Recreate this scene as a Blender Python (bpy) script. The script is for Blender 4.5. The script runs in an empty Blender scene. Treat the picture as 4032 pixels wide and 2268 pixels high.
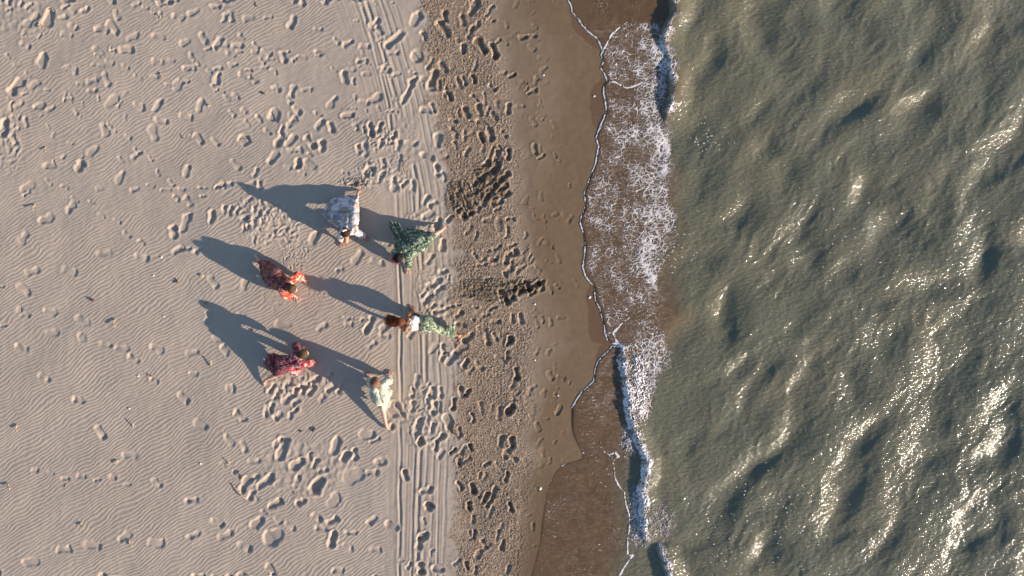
import bpy, bmesh, math, random
import numpy as np
from mathutils import Vector, Matrix
C = bpy.context.scene.collection
PI = math.pi
rng = np.random.RandomState(7)
random.seed(7)

# ------------------------------------------------------------------ camera, sky, sun, exposure
H = 15.7                       # height of the drone above the sand
F = 171.0 * H                  # focal length in photo pixels
cam_d = bpy.data.cameras.new('camera'); cam = bpy.data.objects.new('camera', cam_d); C.objects.link(cam)
cam.location = (0, 0, H); cam.rotation_euler = (0, 0, 0)
cam_d.sensor_width = 36; cam_d.lens = 36 * F / 4032; cam_d.clip_end = 2000; cam_d.clip_start = 0.1
bpy.context.scene.camera = cam
SUN_EL, SUN_AZ = math.radians(15.7), math.radians(-23.8)     # azimuth measured from +x, counter-clockwise
w = bpy.data.worlds.new('World'); bpy.context.scene.world = w; w.use_nodes = True
nt = w.node_tree; bgn = nt.nodes['Background']
sky = nt.nodes.new('ShaderNodeTexSky'); sky.sky_type = 'NISHITA'; sky.sun_disc = False
sky.sun_elevation = SUN_EL; sky.sun_rotation = math.radians(90) - SUN_AZ
sky.air_density = 1.0; sky.dust_density = 0.4; sky.ozone_density = 2.0
nt.links.new(sky.outputs[0], bgn.inputs[0]); bgn.inputs[1].default_value = 0.098
sl = bpy.data.lights.new('sun', 'SUN'); sun = bpy.data.objects.new('sun', sl); C.objects.link(sun)
sl.energy = 4.6; sl.angle = math.radians(0.53); sl.color = (1.0, 0.84, 0.66)
sd = Vector((math.cos(SUN_EL) * math.cos(SUN_AZ), math.cos(SUN_EL) * math.sin(SUN_AZ), math.sin(SUN_EL)))
sun.rotation_euler = sd.to_track_quat('Z', 'Y').to_euler(); sun.location = sd * 40
sc = bpy.context.scene
sc.view_settings.view_transform = 'Standard'; sc.view_settings.look = 'None'
sc.view_settings.gamma = 1; sc.view_settings.use_curve_mapping = False
sc.view_settings.exposure = 0.88

def P(px, py, z=0.0):
    """a point seen at photo pixel (px, py), z metres above the sand"""
    k = (H - z) / F
    return Vector(((px - 2016) * k, -(py - 1134) * k, z))
def wx(px): return (np.asarray(px, float) - 2016) / 171.0
def wy(py): return -(np.asarray(py, float) - 1134) / 171.0

# ------------------------------------------------------------------ noise
class Noise:
    def __init__(s, seed):
        r = np.random.RandomState(seed)
        s.p = r.permutation(512); s.p = np.concatenate([s.p, s.p])
        a = r.rand(512) * 2 * PI; s.gx = np.cos(a).astype(np.float32); s.gy = np.sin(a).astype(np.float32)
    def __call__(s, x, y):
        x = np.asarray(x, np.float32); y = np.asarray(y, np.float32)
        xi = np.floor(x).astype(np.int32); yi = np.floor(y).astype(np.int32)
        fx = x - xi; fy = y - yi
        u = fx * fx * fx * (fx * (fx * 6 - 15) + 10); v = fy * fy * fy * (fy * (fy * 6 - 15) + 10)
        def g(ix, iy, dx, dy):
            h = s.p[(s.p[ix & 511] + iy) & 511]
            return s.gx[h] * dx + s.gy[h] * dy
        a = g(xi, yi, fx, fy); b = g(xi + 1, yi, fx - 1, fy)
        c = g(xi, yi + 1, fx, fy - 1); d = g(xi + 1, yi + 1, fx - 1, fy - 1)
        return ((a + (b - a) * u) * (1 - v) + (c + (d - c) * u) * v) * 1.5
N = [Noise(100 + i) for i in range(14)]
def sst(a, b, x):
    t = np.clip((x - a) / (b - a), 0, 1); return t * t * (3 - 2 * t)
def rot(x, y, deg):
    c, s = math.cos(math.radians(deg)), math.sin(math.radians(deg))
    return x * c + y * s, -x * s + y * c

# ------------------------------------------------------------------ shore lines (photo pixels, x as a function of y)
FR = np.array([(-400,2190),(-120,2215),(0,2236),(20,2248),(45,2252),(66,2271),(96,2291),(121,2314),(136,2332),(149,2352),(172,2362),(194,2372),
    (215,2367),(243,2375),(265,2365),(283,2377),(318,2393),(331,2378),(366,2377),(400,2384),(440,2388),(460,2379),(500,2362),(540,2347),(575,2358),
    (600,2352),(640,2346),(700,2322),(760,2300),(790,2304),(820,2303),(850,2288),(880,2285),(915,2296),(960,2304),(1000,2302),(1050,2294),(1090,2306),
    (1130,2340),(1180,2344),(1215,2362),(1250,2370),(1288,2380),(1313,2382),(1338,2392),(1352,2410),(1360,2432),(1362,2412),(1386,2392),(1404,2370),
    (1427,2352),(1452,2344),(1500,2337),(1525,2312),(1543,2291),(1571,2271),(1604,2252),(1659,2251),(1695,2254),(1725,2262),(1752,2274),(1783,2292),
    (1808,2290),(1820,2250),(1835,2212),(1867,2180),(1930,2154),(2034,2137),(2138,2126),(2242,2098),(2400,2060),(2700,2040)], float)
FRX = wx(FR[:, 1]); FRY = wy(FR[:, 0])
def front(y): return np.interp(-np.asarray(y), -FRY, FRX)
SOAK = np.array([(-60,0),(31,6),(104,46),(157,56),(205,2),(300,6),(308,27),(365,53),(428,66),(485,37),(515,0),(1110,0),(1142,29),(1278,63),(1340,66),(1400,30),(1430,0)], float)
def soak_w(y): return np.interp(-np.asarray(y), -wy(SOAK[:, 0]), SOAK[:, 1]) / 171.0
def sand_base(x, y):
    """beach profile: level sand, then a gentle slope under the sea"""
    s = x - 0.6
    return np.where(s > 0, -0.028 * s, 0.0) - np.where(s > 1.9, 0.22 * (s - 1.9), 0)
CR1 = np.array([(-300,2640,1),(0,2652,1),(50,2660,1),(101,2632,.95),(141,2618,.8),(177,2624,.5),(230,2640,.35),(303,2652,.8),(340,2656,.95),(400,2648,.95),(440,2632,.6),(480,2625,.15),(540,2630,0)], float)
CR2 = np.array([(1340,2446,0),(1375,2454,.45),(1420,2450,.6),(1470,2460,.7),(1520,2466,.8),(1560,2478,.8),(1610,2476,.85),(1700,2500,.8),(1780,2535,.75),(1818,2550,1),(1888,2541,1),(1935,2530,.85),(2000,2535,.8),(2092,2539,.75),(2140,2544,.4),(2165,2548,0)], float)
CR3 = np.array([(2140,2585,0),(2162,2600,.7),(2210,2622,1),(2268,2640,1),(2500,2660,1),(2800,2660,.6)], float)
def ridge(x, y, CR, h, face=0.13, back=0.55):
    yy = -np.asarray(y); ky = -wy(CR[:, 0])
    c = np.interp(yy, ky, wx(CR[:, 1])); a = np.interp(yy, ky, CR[:, 2], left=0, right=0)
    c = c + 0.025 * N[5](y * 3.1, y * 0 + 4.2) + 0.012 * N[6](y * 9, y * 0 + 1.2)
    d = x - c
    return h * a * np.where(d < 0, sst(-face, 0, d), 1 - sst(0, back, d)), d, a
def swell(x, y):
    wxp = x + 0.30 * N[0](x * .5, y * .5); wyp = y + 0.30 * N[1](x * .5, y * .5)
    u, v = rot(wxp, wyp, 50)            # u runs along the crests
    s1 = N[2](u / 1.5, v / 1.05) + .55 * N[8](u / .95 + 7, v / .62)
    s1 = s1 - .35 * np.abs(s1)                                     # rounded troughs, narrower tops turned over
    u2, v2 = rot(x + .12 * N[3](x * 2, y * 2), y + .1 * N[9](x * 2, y * 2), 60); s2 = N[3](u2 / .60 + 9, v2 / .33); s2 = -np.abs(s2) * 1.6 * sst(-.5, .3, N[10](x * .8, y * .8))
    u3, v3 = rot(x + .04 * N[4](x * 6, y * 6), y, 48); s3 = N[4](u3 / .36, v3 / .17)
    u4, v4 = rot(x, y, 66); s4 = N[7](u4 / .20, v4 / .09)
    g_ = sst(-.35, .45, N[11](x * .9 + 3, y * .9) + .10 * (x - 7) - .06 * y)
    return .074 * s1 + .012 * s2 + .0040 * s3 * (.25 + .9 * g_) + .0026 * s4 * (.15 + 1.0 * g_)
def sea_z(x, y):
    x = np.asarray(x, np.float32); y = np.asarray(y, np.float32)
    d = x - front(y)
    b = np.where(x > .6, -.028 * (x - .6), 0.0)
    film = b + (0.012 - .010 * sst(-2.6, -4.0, y)) * sst(0, .05, d) + .006 - .004 * sst(-2.6, -4.0, y)
    lvl = np.maximum(film, -0.085 + 0 * x)
    r1, d1, a1 = ridge(x, y, CR1, .135); r2, d2, a2 = ridge(x, y, CR2, .092, .12, .45); r3, d3, a3 = ridge(x, y, CR3, .12)
    off = sst(2.9, 4.9, x)
    chop = sst(.05, .8, d)
    sw = swell(x, y)
    return lvl + sw * off + chop * (1 - off) * (.004 * N[9](x * 5, y * 5) + .002 * N[10](x * 14, y * 14)) + r1 + r2 + r3 + .0

# ------------------------------------------------------------------ mesh helpers
def axis(lo, hi, step, far_lo, far_hi, grow=1.22):
    a = list(np.arange(lo, hi + step * .5, step)); s = step
    while a[-1] < far_hi: s *= grow; a.append(a[-1] + s)
    s = step; b = []
    q = a[0]
    while q > far_lo: s *= grow; q -= s; b.append(q)
    return np.array(b[::-1] + a)
def grid_mesh(name, X, Y, Z, keep=None, attrs=None):
    ny, nx = X.shape
    co = np.stack([X, Y, Z], -1).reshape(-1, 3).astype(np.float32)
    idx = np.arange(nx * ny).reshape(ny, nx)
    q = np.stack([idx[:-1, :-1], idx[:-1, 1:], idx[1:, 1:], idx[1:, :-1]], -1)
    q = q[keep] if keep is not None else q.reshape(-1, 4)
    ats = {k: v.reshape(-1).astype(np.float32) for k, v in (attrs or {}).items()}
    if keep is not None:
        used = np.unique(q); mp = np.zeros(nx * ny, np.int64); mp[used] = np.arange(len(used))
        co = co[used]; q = mp[q]; ats = {k: v[used] for k, v in ats.items()}
    me = bpy.data.meshes.new(name)
    me.vertices.add(len(co)); me.vertices.foreach_set('co', co.reshape(-1))
    me.loops.add(q.size); me.loops.foreach_set('vertex_index', q.reshape(-1).astype(np.int32))
    me.polygons.add(len(q)); me.polygons.foreach_set('loop_start', np.arange(0, q.size, 4, dtype=np.int32))
    me.update(calc_edges=True); me.shade_smooth()
    for k, v in ats.items():
        at = me.attributes.new(k, 'FLOAT', 'POINT'); at.data.foreach_set('value', v)
    return me
def link(name, me, mat=None, parent=None, **props):
    o = bpy.data.objects.new(name, me); C.objects.link(o)
    if mat is not None: me.materials.clear(); me.materials.append(mat)
    if parent is not None: o.parent = parent
    for k, v in props.items(): o[k] = v
    return o

# ------------------------------------------------------------------ node helpers
class Mat:
    def __init__(s, name, rough=.8, spec=.5):
        s.m = bpy.data.materials.new(name); s.m.use_nodes = True; s.t = s.m.node_tree
        s.b = s.t.nodes['Principled BSDF']; s.b.inputs['Roughness'].default_value = rough
        s.b.inputs['Specular IOR Level'].default_value = spec
        s.co = s.t.nodes.new('ShaderNodeTexCoord').outputs['Object']
    def n(s, typ, **kw):
        x = s.t.nodes.new(typ)
        for k, v in kw.items(): setattr(x, k, v)
        return x
    def lk(s, a, b): s.t.links.new(a, b); return b
    def put(s, sock, v):
        if hasattr(v, 'is_output'): s.t.links.new(v, sock)
        else: sock.default_value = v
    def noise(s, scale, detail=3, rough=.5, vec=None, dist=0, out='Fac'):
        x = s.n('ShaderNodeTexNoise'); s.put(x.inputs['Vector'], vec or s.co)
        x.inputs['Scale'].default_value = scale; x.inputs['Detail'].default_value = detail
        x.inputs['Roughness'].default_value = rough; x.inputs['Distortion'].default_value = dist
        return x.outputs[out]
    def vor(s, scale, feature='F1', vec=None, out='Distance', rnd=1):
        x = s.n('ShaderNodeTexVoronoi', feature=feature); s.put(x.inputs['Vector'], vec or s.co)
        x.inputs['Scale'].default_value = scale; x.inputs['Randomness'].default_value = rnd
        return x.outputs[out]
    def attr(s, name): return s.n('ShaderNodeAttribute', attribute_name=name).outputs['Fac']
    def math(s, op, a, b=0.0, clamp=False):
        x = s.n('ShaderNodeMath', operation=op, use_clamp=clamp); s.put(x.inputs[0], a); s.put(x.inputs[1], b); return x.outputs[0]
    def step(s, v, lo, hi):
        x = s.n('ShaderNodeMapRange', interpolation_type='SMOOTHSTEP'); s.put(x.inputs['Value'], v)
        x.inputs['From Min'].default_value = lo; x.inputs['From Max'].default_value = hi; return x.outputs[0]
    def mix(s, f, a, b, blend='MIX'):
        x = s.n('ShaderNodeMix', data_type='RGBA', blend_type=blend); s.put(x.inputs[0], f)
        for i, v in ((6, a), (7, b)):
            if isinstance(v, tuple): v = (*v, 1) if len(v) == 3 else v
            s.put(x.inputs[i], v)
        return x.outputs[2]
    def mapping(s, scale=(1, 1, 1), rotz=0, vec=None):
        x = s.n('ShaderNodeMapping'); s.put(x.inputs[0], vec or s.co); x.inputs['Scale'].default_value = scale
        x.inputs['Rotation'].default_value = (0, 0, rotz); return x.outputs[0]
    def warp(s, scale, amount):
        nz = s.noise(scale, 2, .5, out='Color')
        a = s.n('ShaderNodeVectorMath', operation='SUBTRACT'); s.lk(nz, a.inputs[0]); a.inputs[1].default_value = (.5, .5, .5)
        b = s.n('ShaderNodeVectorMath', operation='SCALE'); s.lk(a.outputs[0], b.inputs[0]); b.inputs['Scale'].default_value = amount
        c = s.n('ShaderNodeVectorMath', operation='ADD'); s.lk(b.outputs[0], c.inputs[0]); s.lk(s.co, c.inputs[1]); return c.outputs[0]
    def bump(s, h, dist, strength=1.0, prev=None):
        x = s.n('ShaderNodeBump'); s.put(x.inputs['Height'], h); x.inputs['Distance'].default_value = dist; s.put(x.inputs['Strength'], strength)
        if prev is not None: s.lk(prev, x.inputs['Normal'])
        return x.outputs[0]
    def color(s, c): s.put(s.b.inputs['Base Color'], (*c, 1) if isinstance(c, tuple) and len(c) == 3 else c)
    def normal(s, n): s.lk(n, s.b.inputs['Normal'])

# ------------------------------------------------------------------ the sand
STEP = 0.0152
gx = axis(-12.4, 1.9, STEP, -260, 300); gy = axis(-7.0, 7.0, STEP, -260, 260)
X, Y = np.meshgrid(gx.astype(np.float32), gy.astype(np.float32))
PX = X * 171 + 2016; PY = -Y * 171 + 1134
def col(kx):   # x position in photo pixels as a function of the row
    k = np.array(kx, float); return np.interp(PY[:, :1], k[:, 0], k[:, 1])
gritL = col([(0,1668),(240,1690),(560,1745),(640,1762),(940,1785),(1400,1800),(2268,1808)]) + 26 * N[0](Y[:, :1] * 1.7, Y[:, :1] * 0 + .3) + 12 * N[1](X * 3, Y * 5)
gritR = col([(0,1945),(250,1985),(480,2030),(800,2040),(1400,2095),(1900,2098),(2268,2055)]) + 30 * N[2](Y[:, :1] * 1.3, Y[:, :1] * 0 + .7) + 22 * N[3](X * 2, Y * 2.5)
grit = sst(-34, 22, PX - gritL + 40 * N[6](X * 3.2, Y * 3.2) + 24 * N[9](X * 11, Y * 11)) * (1 - sst(-45, 35, PX - gritR))
wet = .82 * sst(-90, 60, PX - gritR)
Z = sand_base(X, Y).astype(np.float32)
Z += .018 * N[4](X * .45, Y * .45) * (1 - wet) + .009 * N[5](X * 1.4, Y * 1.4) * (1 - .7 * wet)
# wind ripples
th = 33.0
ang = -57 + 10 * N[6](X * .16, Y * .16)
ca, sa = np.cos(np.radians(ang)), np.sin(np.radians(ang))
wX = X + .055 * N[7](X * 2.6, Y * 2.6) + .016 * N[8](X * 8, Y * 8)
wY = Y + .055 * N[9](X * 2.6, Y * 2.6) + .016 * N[10](X * 8, Y * 8)
ph = (wX * math.cos(math.radians(-57)) + wY * math.sin(math.radians(-57))) / .076 + .55 * N[11](X * 1.1, Y * 1.1) * 2.2
fr = ph - np.floor(ph)
prof = np.where(fr < .68, fr / .68, (1 - fr) / .32); prof = sst(0, 1, prof)
patch = sst(-.28, .16, N[12](*rot(X * .9, Y * .35, 0)) + .35 * N[13](X * 2.2, Y * 2.2) + .0)
low = sst(500, 1300, PY) * .5
ripA = np.clip(.30 + .55 * patch + low, 0, 1.1) * (1 - sst(-190, -60, PX - gritL)) * (1 - .0 * PX)
trackz = 1 - .75 * sst(-290, -230, PX - gritL)
ripple = .0056 * prof * ripA * trackz
mask = np.ones_like(Z)          # how much of the fine relief survives
del fr, ang, ca, sa, wX, wY, ph, prof
deep = np.zeros_like(Z)
def window(cx, cy, r):
    i0, i1 = np.searchsorted(gx, [cx - r, cx + r]); j0, j1 = np.searchsorted(gy, [cy - r, cy + r])
    return slice(j0, j1), slice(i0, i1)
def dent(px, py, deg, L, d, wid=None, slump=1.0):
    """a footprint or hollow: two joined lobes, pressed sole, pushed-up rim"""
    cx, cy = float(wx(px)), float(wy(py)); L = L / 171.0; r0 = (wid / 171.0 if wid else L * .47) / 2
    w_ = window(cx, cy, L * .5 + .14)
    x, y = X[w_] - cx, Y[w_] - cy
    if x.size == 0: return
    sd_ = (int(px * 7 + py * 13)) % 97
    q_ = .6 + .8 * ((sd_ * 7) % 10) / 10; x = x + .034 * q_ * N[1](X[w_] * 6 + sd_, Y[w_] * 6); y = y + .034 * q_ * N[2](X[w_] * 6 + sd_, Y[w_] * 6)
    a = math.radians(deg); u = x * math.cos(a) + y * math.sin(a); v = -x * math.sin(a) + y * math.cos(a)
    hl = max(L / 2 - r0, .001); tt = np.clip((u + hl) / (2 * hl), 0, 1)
    arch = ((sd_ % 5) - 2) * .006; v = v - arch * np.sin(tt * PI)
    k_ = ((sd_ * 3) % 11) / 10
    rr = r0 * (.80 + .05 * k_ + (.30 - .3 * k_) * (tt if sd_ % 2 else 1 - tt) - (.06 + .16 * (k_ > .5)) * np.sin(tt * PI) * (1 if L > .2 else 0))
    s = np.hypot(u - np.clip(u, -hl, hl), v) - rr
    e = .026 * slump
    bowl = 1 - sst(-e * 1.5, e * .55, s)
    z = -d * bowl * (1 - (.1 + .35 * k_) * np.sin(tt * PI)) * (.72 + .45 * (tt if sd_ % 3 else 1 - tt)) + (.10 + .16 * ((sd_ * 5) % 7) / 6) * d * np.exp(-((s - e * 1.2) / (e * 1.1)) ** 2) * (1 + .9 * N[5](X[w_] * 7 + sd_, Y[w_] * 7))
    Z[w_] += z
    mask[w_] *= 1 - .93 * (1 - sst(e * .3, e * 2.6, s))
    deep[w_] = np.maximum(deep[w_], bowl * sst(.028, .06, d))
def T(tile, s):
    ox, oy = tile; out = []
    for e in s.split(';'):
        e = e.strip()
        if e:
            v = [float(q) for q in e.split(',')]; out.append((ox + v[0] / 1.9167, oy + v[1] / 1.9167, v[2], v[3] / 1.9167, v[4] if len(v) > 4 else 2.9, v[5] / 1.9167 if len(v) > 5 else None))
    return out
prints = []
prints += T((0, 0), "215,40,40,90,3.5;70,70,10,80;240,150,45,170,4,70;370,130,60,210,5,85;480,130,35,90;500,50,30,80;640,75,35,110,3.2;555,200,-25,100,3,60;300,270,50,60;190,340,-20,110;230,240,0,50,2;510,260,-15,120;770,225,-20,130,3.2;850,210,-60,160,3;880,110,-50,110,2.5;1030,35,20,85;1100,55,-20,85;1160,95,-10,60;1205,110,50,60;1230,20,10,100;1460,90,25,120;1630,50,-10,120;1690,140,60,120,3.3;1750,130,-70,140,3.8;1880,140,10,115;1340,130,-15,120;2200,170,75,125,4.6;2400,220,-10,100,3.4;2020,130,-5,100;1000,280,20,120;1190,275,-15,120;1400,315,20,110,2.6,60;1640,330,55,120,4.4;1540,290,-55,120;1790,345,-10,130;1740,410,-20,100;1450,430,-60,100;740,380,-45,120;950,375,0,130;1190,470,-20,130;1430,515,-5,120;540,520,-30,120;320,450,70,160,4.6,80;800,600,-65,150;700,680,5,120;700,610,20,130;130,650,50,190,5,90;260,640,25,130,3.4;130,490,0,65,2;2010,400,-15,110;2140,430,-65,130,4.4;2220,450,30,90,3.6;2410,400,-20,90;2540,310,-60,90;1640,590,75,130,4;1850,570,-30,120;1910,600,-35,100;1350,630,60,130,3.2,72;2210,690,65,120,4.2;2090,670,-20,100;2320,680,0,100;80,800,70,110,3.3;140,790,50,120,3.3;290,800,-5,120;380,820,20,90;510,750,10,100;840,770,40,160;1050,800,-20,120;1190,800,50,120,3.6;1510,800,60,140,3.6;2510,770,60,110,4.6;2060,870,30,130,4.4,110;2230,830,-45,110;2400,860,0,100;2200,920,50,120,4.4;2410,940,55,130,4;2500,960,-70,120,4.6;30,960,70,190,5,80;190,920,-70,120,3.5;110,1050,-60,160,3.3;120,880,0,100;790,975,-65,130;1160,1010,-65,140,2.6;1220,910,-20,120;1400,880,-10,140;2130,980,-85,110,4.8;2110,1050,60,140,4;2200,1060,60,130,4;1840,1050,75,120,4.2,105;1500,1050,-60,140,3.6;1620,1070,-30,130;1440,1030,0,60;2340,1070,-60,140,4.4;2430,1100,-80,115,6,60;700,1140,40,130;1030,1170,30,140,3;2060,1190,50,150,4.2;2230,1130,0,140,3;2250,1240,-80,115,6.2,62;2340,1240,-40,130,4;370,1250,0,130,2.5;600,1255,70,140,4,85;1410,1290,65,130,4.2;910,1335,60,130,3;1780,1240,-40,110;1930,1300,65,120,4;210,1415,35,140,2.4,70;1650,1400,30,120,4;1720,1395,30,100,4;1960,1400,-70,100,4;740,1420,0,80,2;1530,1420,0,80,3;1880,1395,20,110,3.6")
prints += T((0, 756), "200,15,40,100,3;540,115,50,150,3.2,75;350,205,15,150,2.6,75;180,345,50,140,3.2,75;790,460,10,130;1075,490,-10,130;520,595,-10,140,3,65;240,600,10,140,2.8;180,730,-45,130,2.6;10,710,0,60,3;20,1010,0,60,3;150,890,0,66,2.2,60;190,930,0,90;380,905,-10,130;620,970,-40,150;390,1060,0,140,2;170,1175,-25,140,2.8;620,1090,-50,85,2.4,66;800,1150,-20,130;920,1180,-5,130;1180,1180,-15,140,2.6;1010,1260,-45,150;1450,1210,20,140,3.3;1690,1190,-50,130;1650,1110,-15,100;1820,930,-20,100;1580,950,75,130,3.4;1610,680,-50,150,3;1850,690,70,130,3;2140,1000,0,130,2.6;2430,1020,20,130,2.8;1530,30,0,70,3.4;1420,70,-60,130,4;1310,300,80,140,5.4,80;1400,230,70,180,5,80;1600,190,80,130,4.4;1740,140,80,110,4.8;1800,140,60,100,4.8;1880,60,40,95,4.4;1940,150,-60,95,5;1860,200,0,80,4,60;1860,270,0,75,4.8,60;1900,210,0,55,4.4;1700,130,75,110,4.8,55;1340,440,20,140,3.6;1420,430,0,70,3.2;1500,440,20,110,3.6;1780,410,0,60,2.2;2380,335,30,140,4;2560,590,20,100,3;330,1400,-40,140;1160,1420,-20,110")
prints += T((0, 1512), "590,120,-20,140,3.2;1390,110,-50,135,3.2;760,365,-50,145,3.4;1520,310,-20,135,3;1810,240,-55,135,4;1730,420,-50,120,3.6;1840,470,-75,120,4;980,540,-20,140,3.2;1190,745,-40,140,3.4;1450,880,-10,140,3.4;1740,30,0,80,4,60;1920,580,-5,130;940,1155,30,150,3;700,1220,-5,150,2.8,66;480,1250,10,140,2.8;230,1345,0,150,3,66;1180,1200,-15,150,3;1460,1140,20,120;1640,1045,-30,130,4;1700,1140,0,140,3;1945,1045,30,150,4.6,80;2190,1070,-20,120,3.6;2070,1150,30,200,3.6,130;1850,1230,-15,140,3.8;2050,1400,-40,130,3.8;2550,1410,0,110,4;2510,1170,80,130,5;2510,1030,25,130,4.6;2420,1090,-10,110,3;2390,1000,-40,130,4;2085,900,30,135,5.4,72;2270,890,25,125,5,65;2520,880,50,170,2.6,110;2130,490,75,220,5.6,80;2250,600,40,180,5.4,70;2240,740,80,120,5;2400,760,50,170,6.5,95;1850,760,60,170,5,75;2000,740,50,190,5.4,66;1900,840,70,120,4.6;1920,710,30,90,4.4;2380,600,70,100,4.4;2340,540,70,100,4.4;2100,440,40,110,4.4;2440,650,0,100,4.4;2050,180,70,100,4.8;2100,240,30,100,5.4,60;2190,240,70,85,5;2230,200,30,75,5;2230,140,40,110,5;2530,470,65,160,4.8;2100,80,60,140,4.6;2170,110,40,110,5;2500,30,40,120,5;2350,50,60,130,5;2050,30,60,110,5;2250,30,50,100,5;2430,110,40,90,4.4;2340,330,0,60,2;2010,210,80,120,4.5")
prints += T((1344, 0), "50,330,30,115,4;180,350,-10,105,3.4;160,460,-10,105,3.4;25,580,-80,130,4.4;260,180,40,125,4;290,230,-60,120,3.6;400,300,48,200,4.4,60;400,400,-20,130,4;560,150,50,170,5.4,80;600,110,-50,90,4;620,270,-80,110,5;575,420,60,120,5.6,110;500,690,70,230,4.4,40;540,600,30,110,4.6;340,530,-20,100,3.6;540,550,-20,90,4;640,610,-30,130,4.4;690,600,80,190,6,66;740,640,80,100,4.6;250,745,30,150,3.4;170,770,-20,90,3;400,840,-15,110,4;640,830,0,110,3.4;690,810,-80,100,5;60,870,0,110,4;530,1080,-10,110,4.4;650,1180,-30,130,4.4;780,1180,-5,90,3;730,1060,80,130,5.4;720,1290,80,140,5.6;770,1340,-80,100,4.4;110,960,-70,90,4.4;170,970,-75,90,5;225,980,-85,150,6,50;290,960,80,110,5;400,1020,60,90,5.4;350,1080,0,90,5.4;300,1080,60,80,5;430,1100,80,110,4;180,1130,-80,120,4.4;140,1120,-80,100,4;200,1290,60,120,4.6,70;240,1290,80,100,4.6;320,1230,-70,100,4;400,1390,85,150,4.6;470,1390,60,110,4.6;90,1390,0,90,4;30,1300,0,90,3;540,1400,85,120,3.6;300,1330,60,100,4"
  + ";790,130,-70,130,4.4;770,220,-60,190,6,60;915,150,-75,120,5.6;1000,60,60,170,4.8;1010,200,40,130,5.6;1060,350,-62,230,8.5,66;1150,380,-70,160,8.5,60;920,370,-85,105,5.6;1130,150,-40,90,4;770,510,-50,130,5;930,610,-65,105,6;1000,590,-75,130,6;1150,660,-25,110,4.4;815,720,-60,120,5;885,850,80,100,5;945,850,-60,120,5;1010,740,-50,100,5;1045,830,-80,130,6;1160,870,-50,120,6;1260,820,-85,120,6;840,910,-20,100,5;1060,930,-50,130,5;850,1000,-60,120,5;1060,1040,-70,130,6;1130,1010,-70,150,6;1230,1010,-60,120,5;950,1150,80,110,4;1200,1120,-50,90,5;1170,1170,80,110,6;1260,1160,85,120,6;1220,550,10,80,3;1290,570,20,80,5;1370,280,0,90,3.4;1440,270,5,90,3.4;1440,360,-50,110,1.4;1230,325,-10,90,1.4;1520,440,-20,110,1.2;1440,690,30,130,4,40;1400,670,60,70,2;1530,520,40,90,2.2;1470,610,70,110,2;1450,920,-60,120,1.5;1600,940,-70,120,.9;1510,1180,30,110,3;1460,1130,-60,110,2.6;1610,1170,-60,70,2.2;1650,1215,0,36,2.4;1720,1400,-80,80,1.6;1350,800,0,120,1.4;1500,800,0,60,1.4")
prints += T((1344, 756), "690,90,50,120,5;640,60,60,100,4.4;800,140,30,120,6;820,200,40,100,6;730,240,50,150,6.4,66;680,250,0,90,5;650,170,30,120,4.6;920,180,0,64,6,60;975,160,0,54,6,50;1110,210,10,130,5;1280,205,0,90,4.4;1180,130,10,80,4;1390,330,60,110,2.6;765,400,85,120,5.2;670,510,60,120,5;700,690,40,130,5;770,600,0,100,4.6;810,640,-80,60,5;620,760,60,120,4.4;590,780,80,100,4.6;740,690,70,110,4;1150,510,0,100,4.2;1060,510,0,100,4.2;1010,480,-50,90,4;1170,420,20,100,4.4;1250,500,70,130,6,60;1290,460,30,130,5.4,50;1290,400,10,100,5;1260,600,50,140,5,60;1190,250,-75,130,3,70;1100,440,0,90,3.4;1060,550,10,100,3.6;120,490,50,160,3.4,60;270,530,0,140,2.6;210,1000,65,170,4.6,66;330,1020,35,120,4;230,1150,40,120,3.6;325,1085,-5,110,3.4;70,960,0,90,2;40,950,-10,80,2.4;520,1085,62,90,4.2,40;770,1180,-85,120,5.4;780,1240,40,120,5.4;830,1260,45,150,5;860,1370,-60,110,4.2;1160,1090,-60,110,4.6;1060,1030,-40,100,4;1100,1110,-80,150,4.6;1270,1130,70,120,6;1260,1230,-85,100,5;940,1290,75,100,6;1040,1310,-50,120,4.6;1320,1370,-80,150,6;1290,950,80,110,4.6;1360,960,-80,120,4.6;1140,880,20,100,4.4;1090,930,20,90,4.4;900,1000,-20,110,5.6;890,920,30,130,4.4;960,1100,30,190,5,50;810,870,20,110,5;880,850,0,50,5;830,800,0,60,5;730,900,10,100,4;690,870,60,80,4.4;1010,870,0,50,5;1160,980,0,110,4;1580,740,-80,90,1.8;1625,710,-70,90,2.2;1770,690,-70,110,1;1480,580,-60,90,1.4;1495,622,0,26,2.6;1515,960,-70,90,1.4;1580,980,-80,110,2.2;1480,1200,60,110,1.8;1570,1210,40,70,1.4;1580,1390,-60,100,2;1660,1400,-50,100,1.6;1640,500,-70,110,1;1540,370,-70,100,1;1700,200,-60,120,.9;490,920,60,70,2;650,800,50,120,4.4;740,740,60,110,4.4;900,1180,30,150,2.6,70;1210,780,-60,130,7,50;1270,800,30,130,6,50;1300,720,60,60,7,60;1350,740,60,90,7,50;1410,720,-60,110,9,50;1480,700,0,80,8,60;1440,760,40,80,7;1110,650,20,90,3.4;1000,960,-30,60,5;1420,560,0,60,1")
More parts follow.
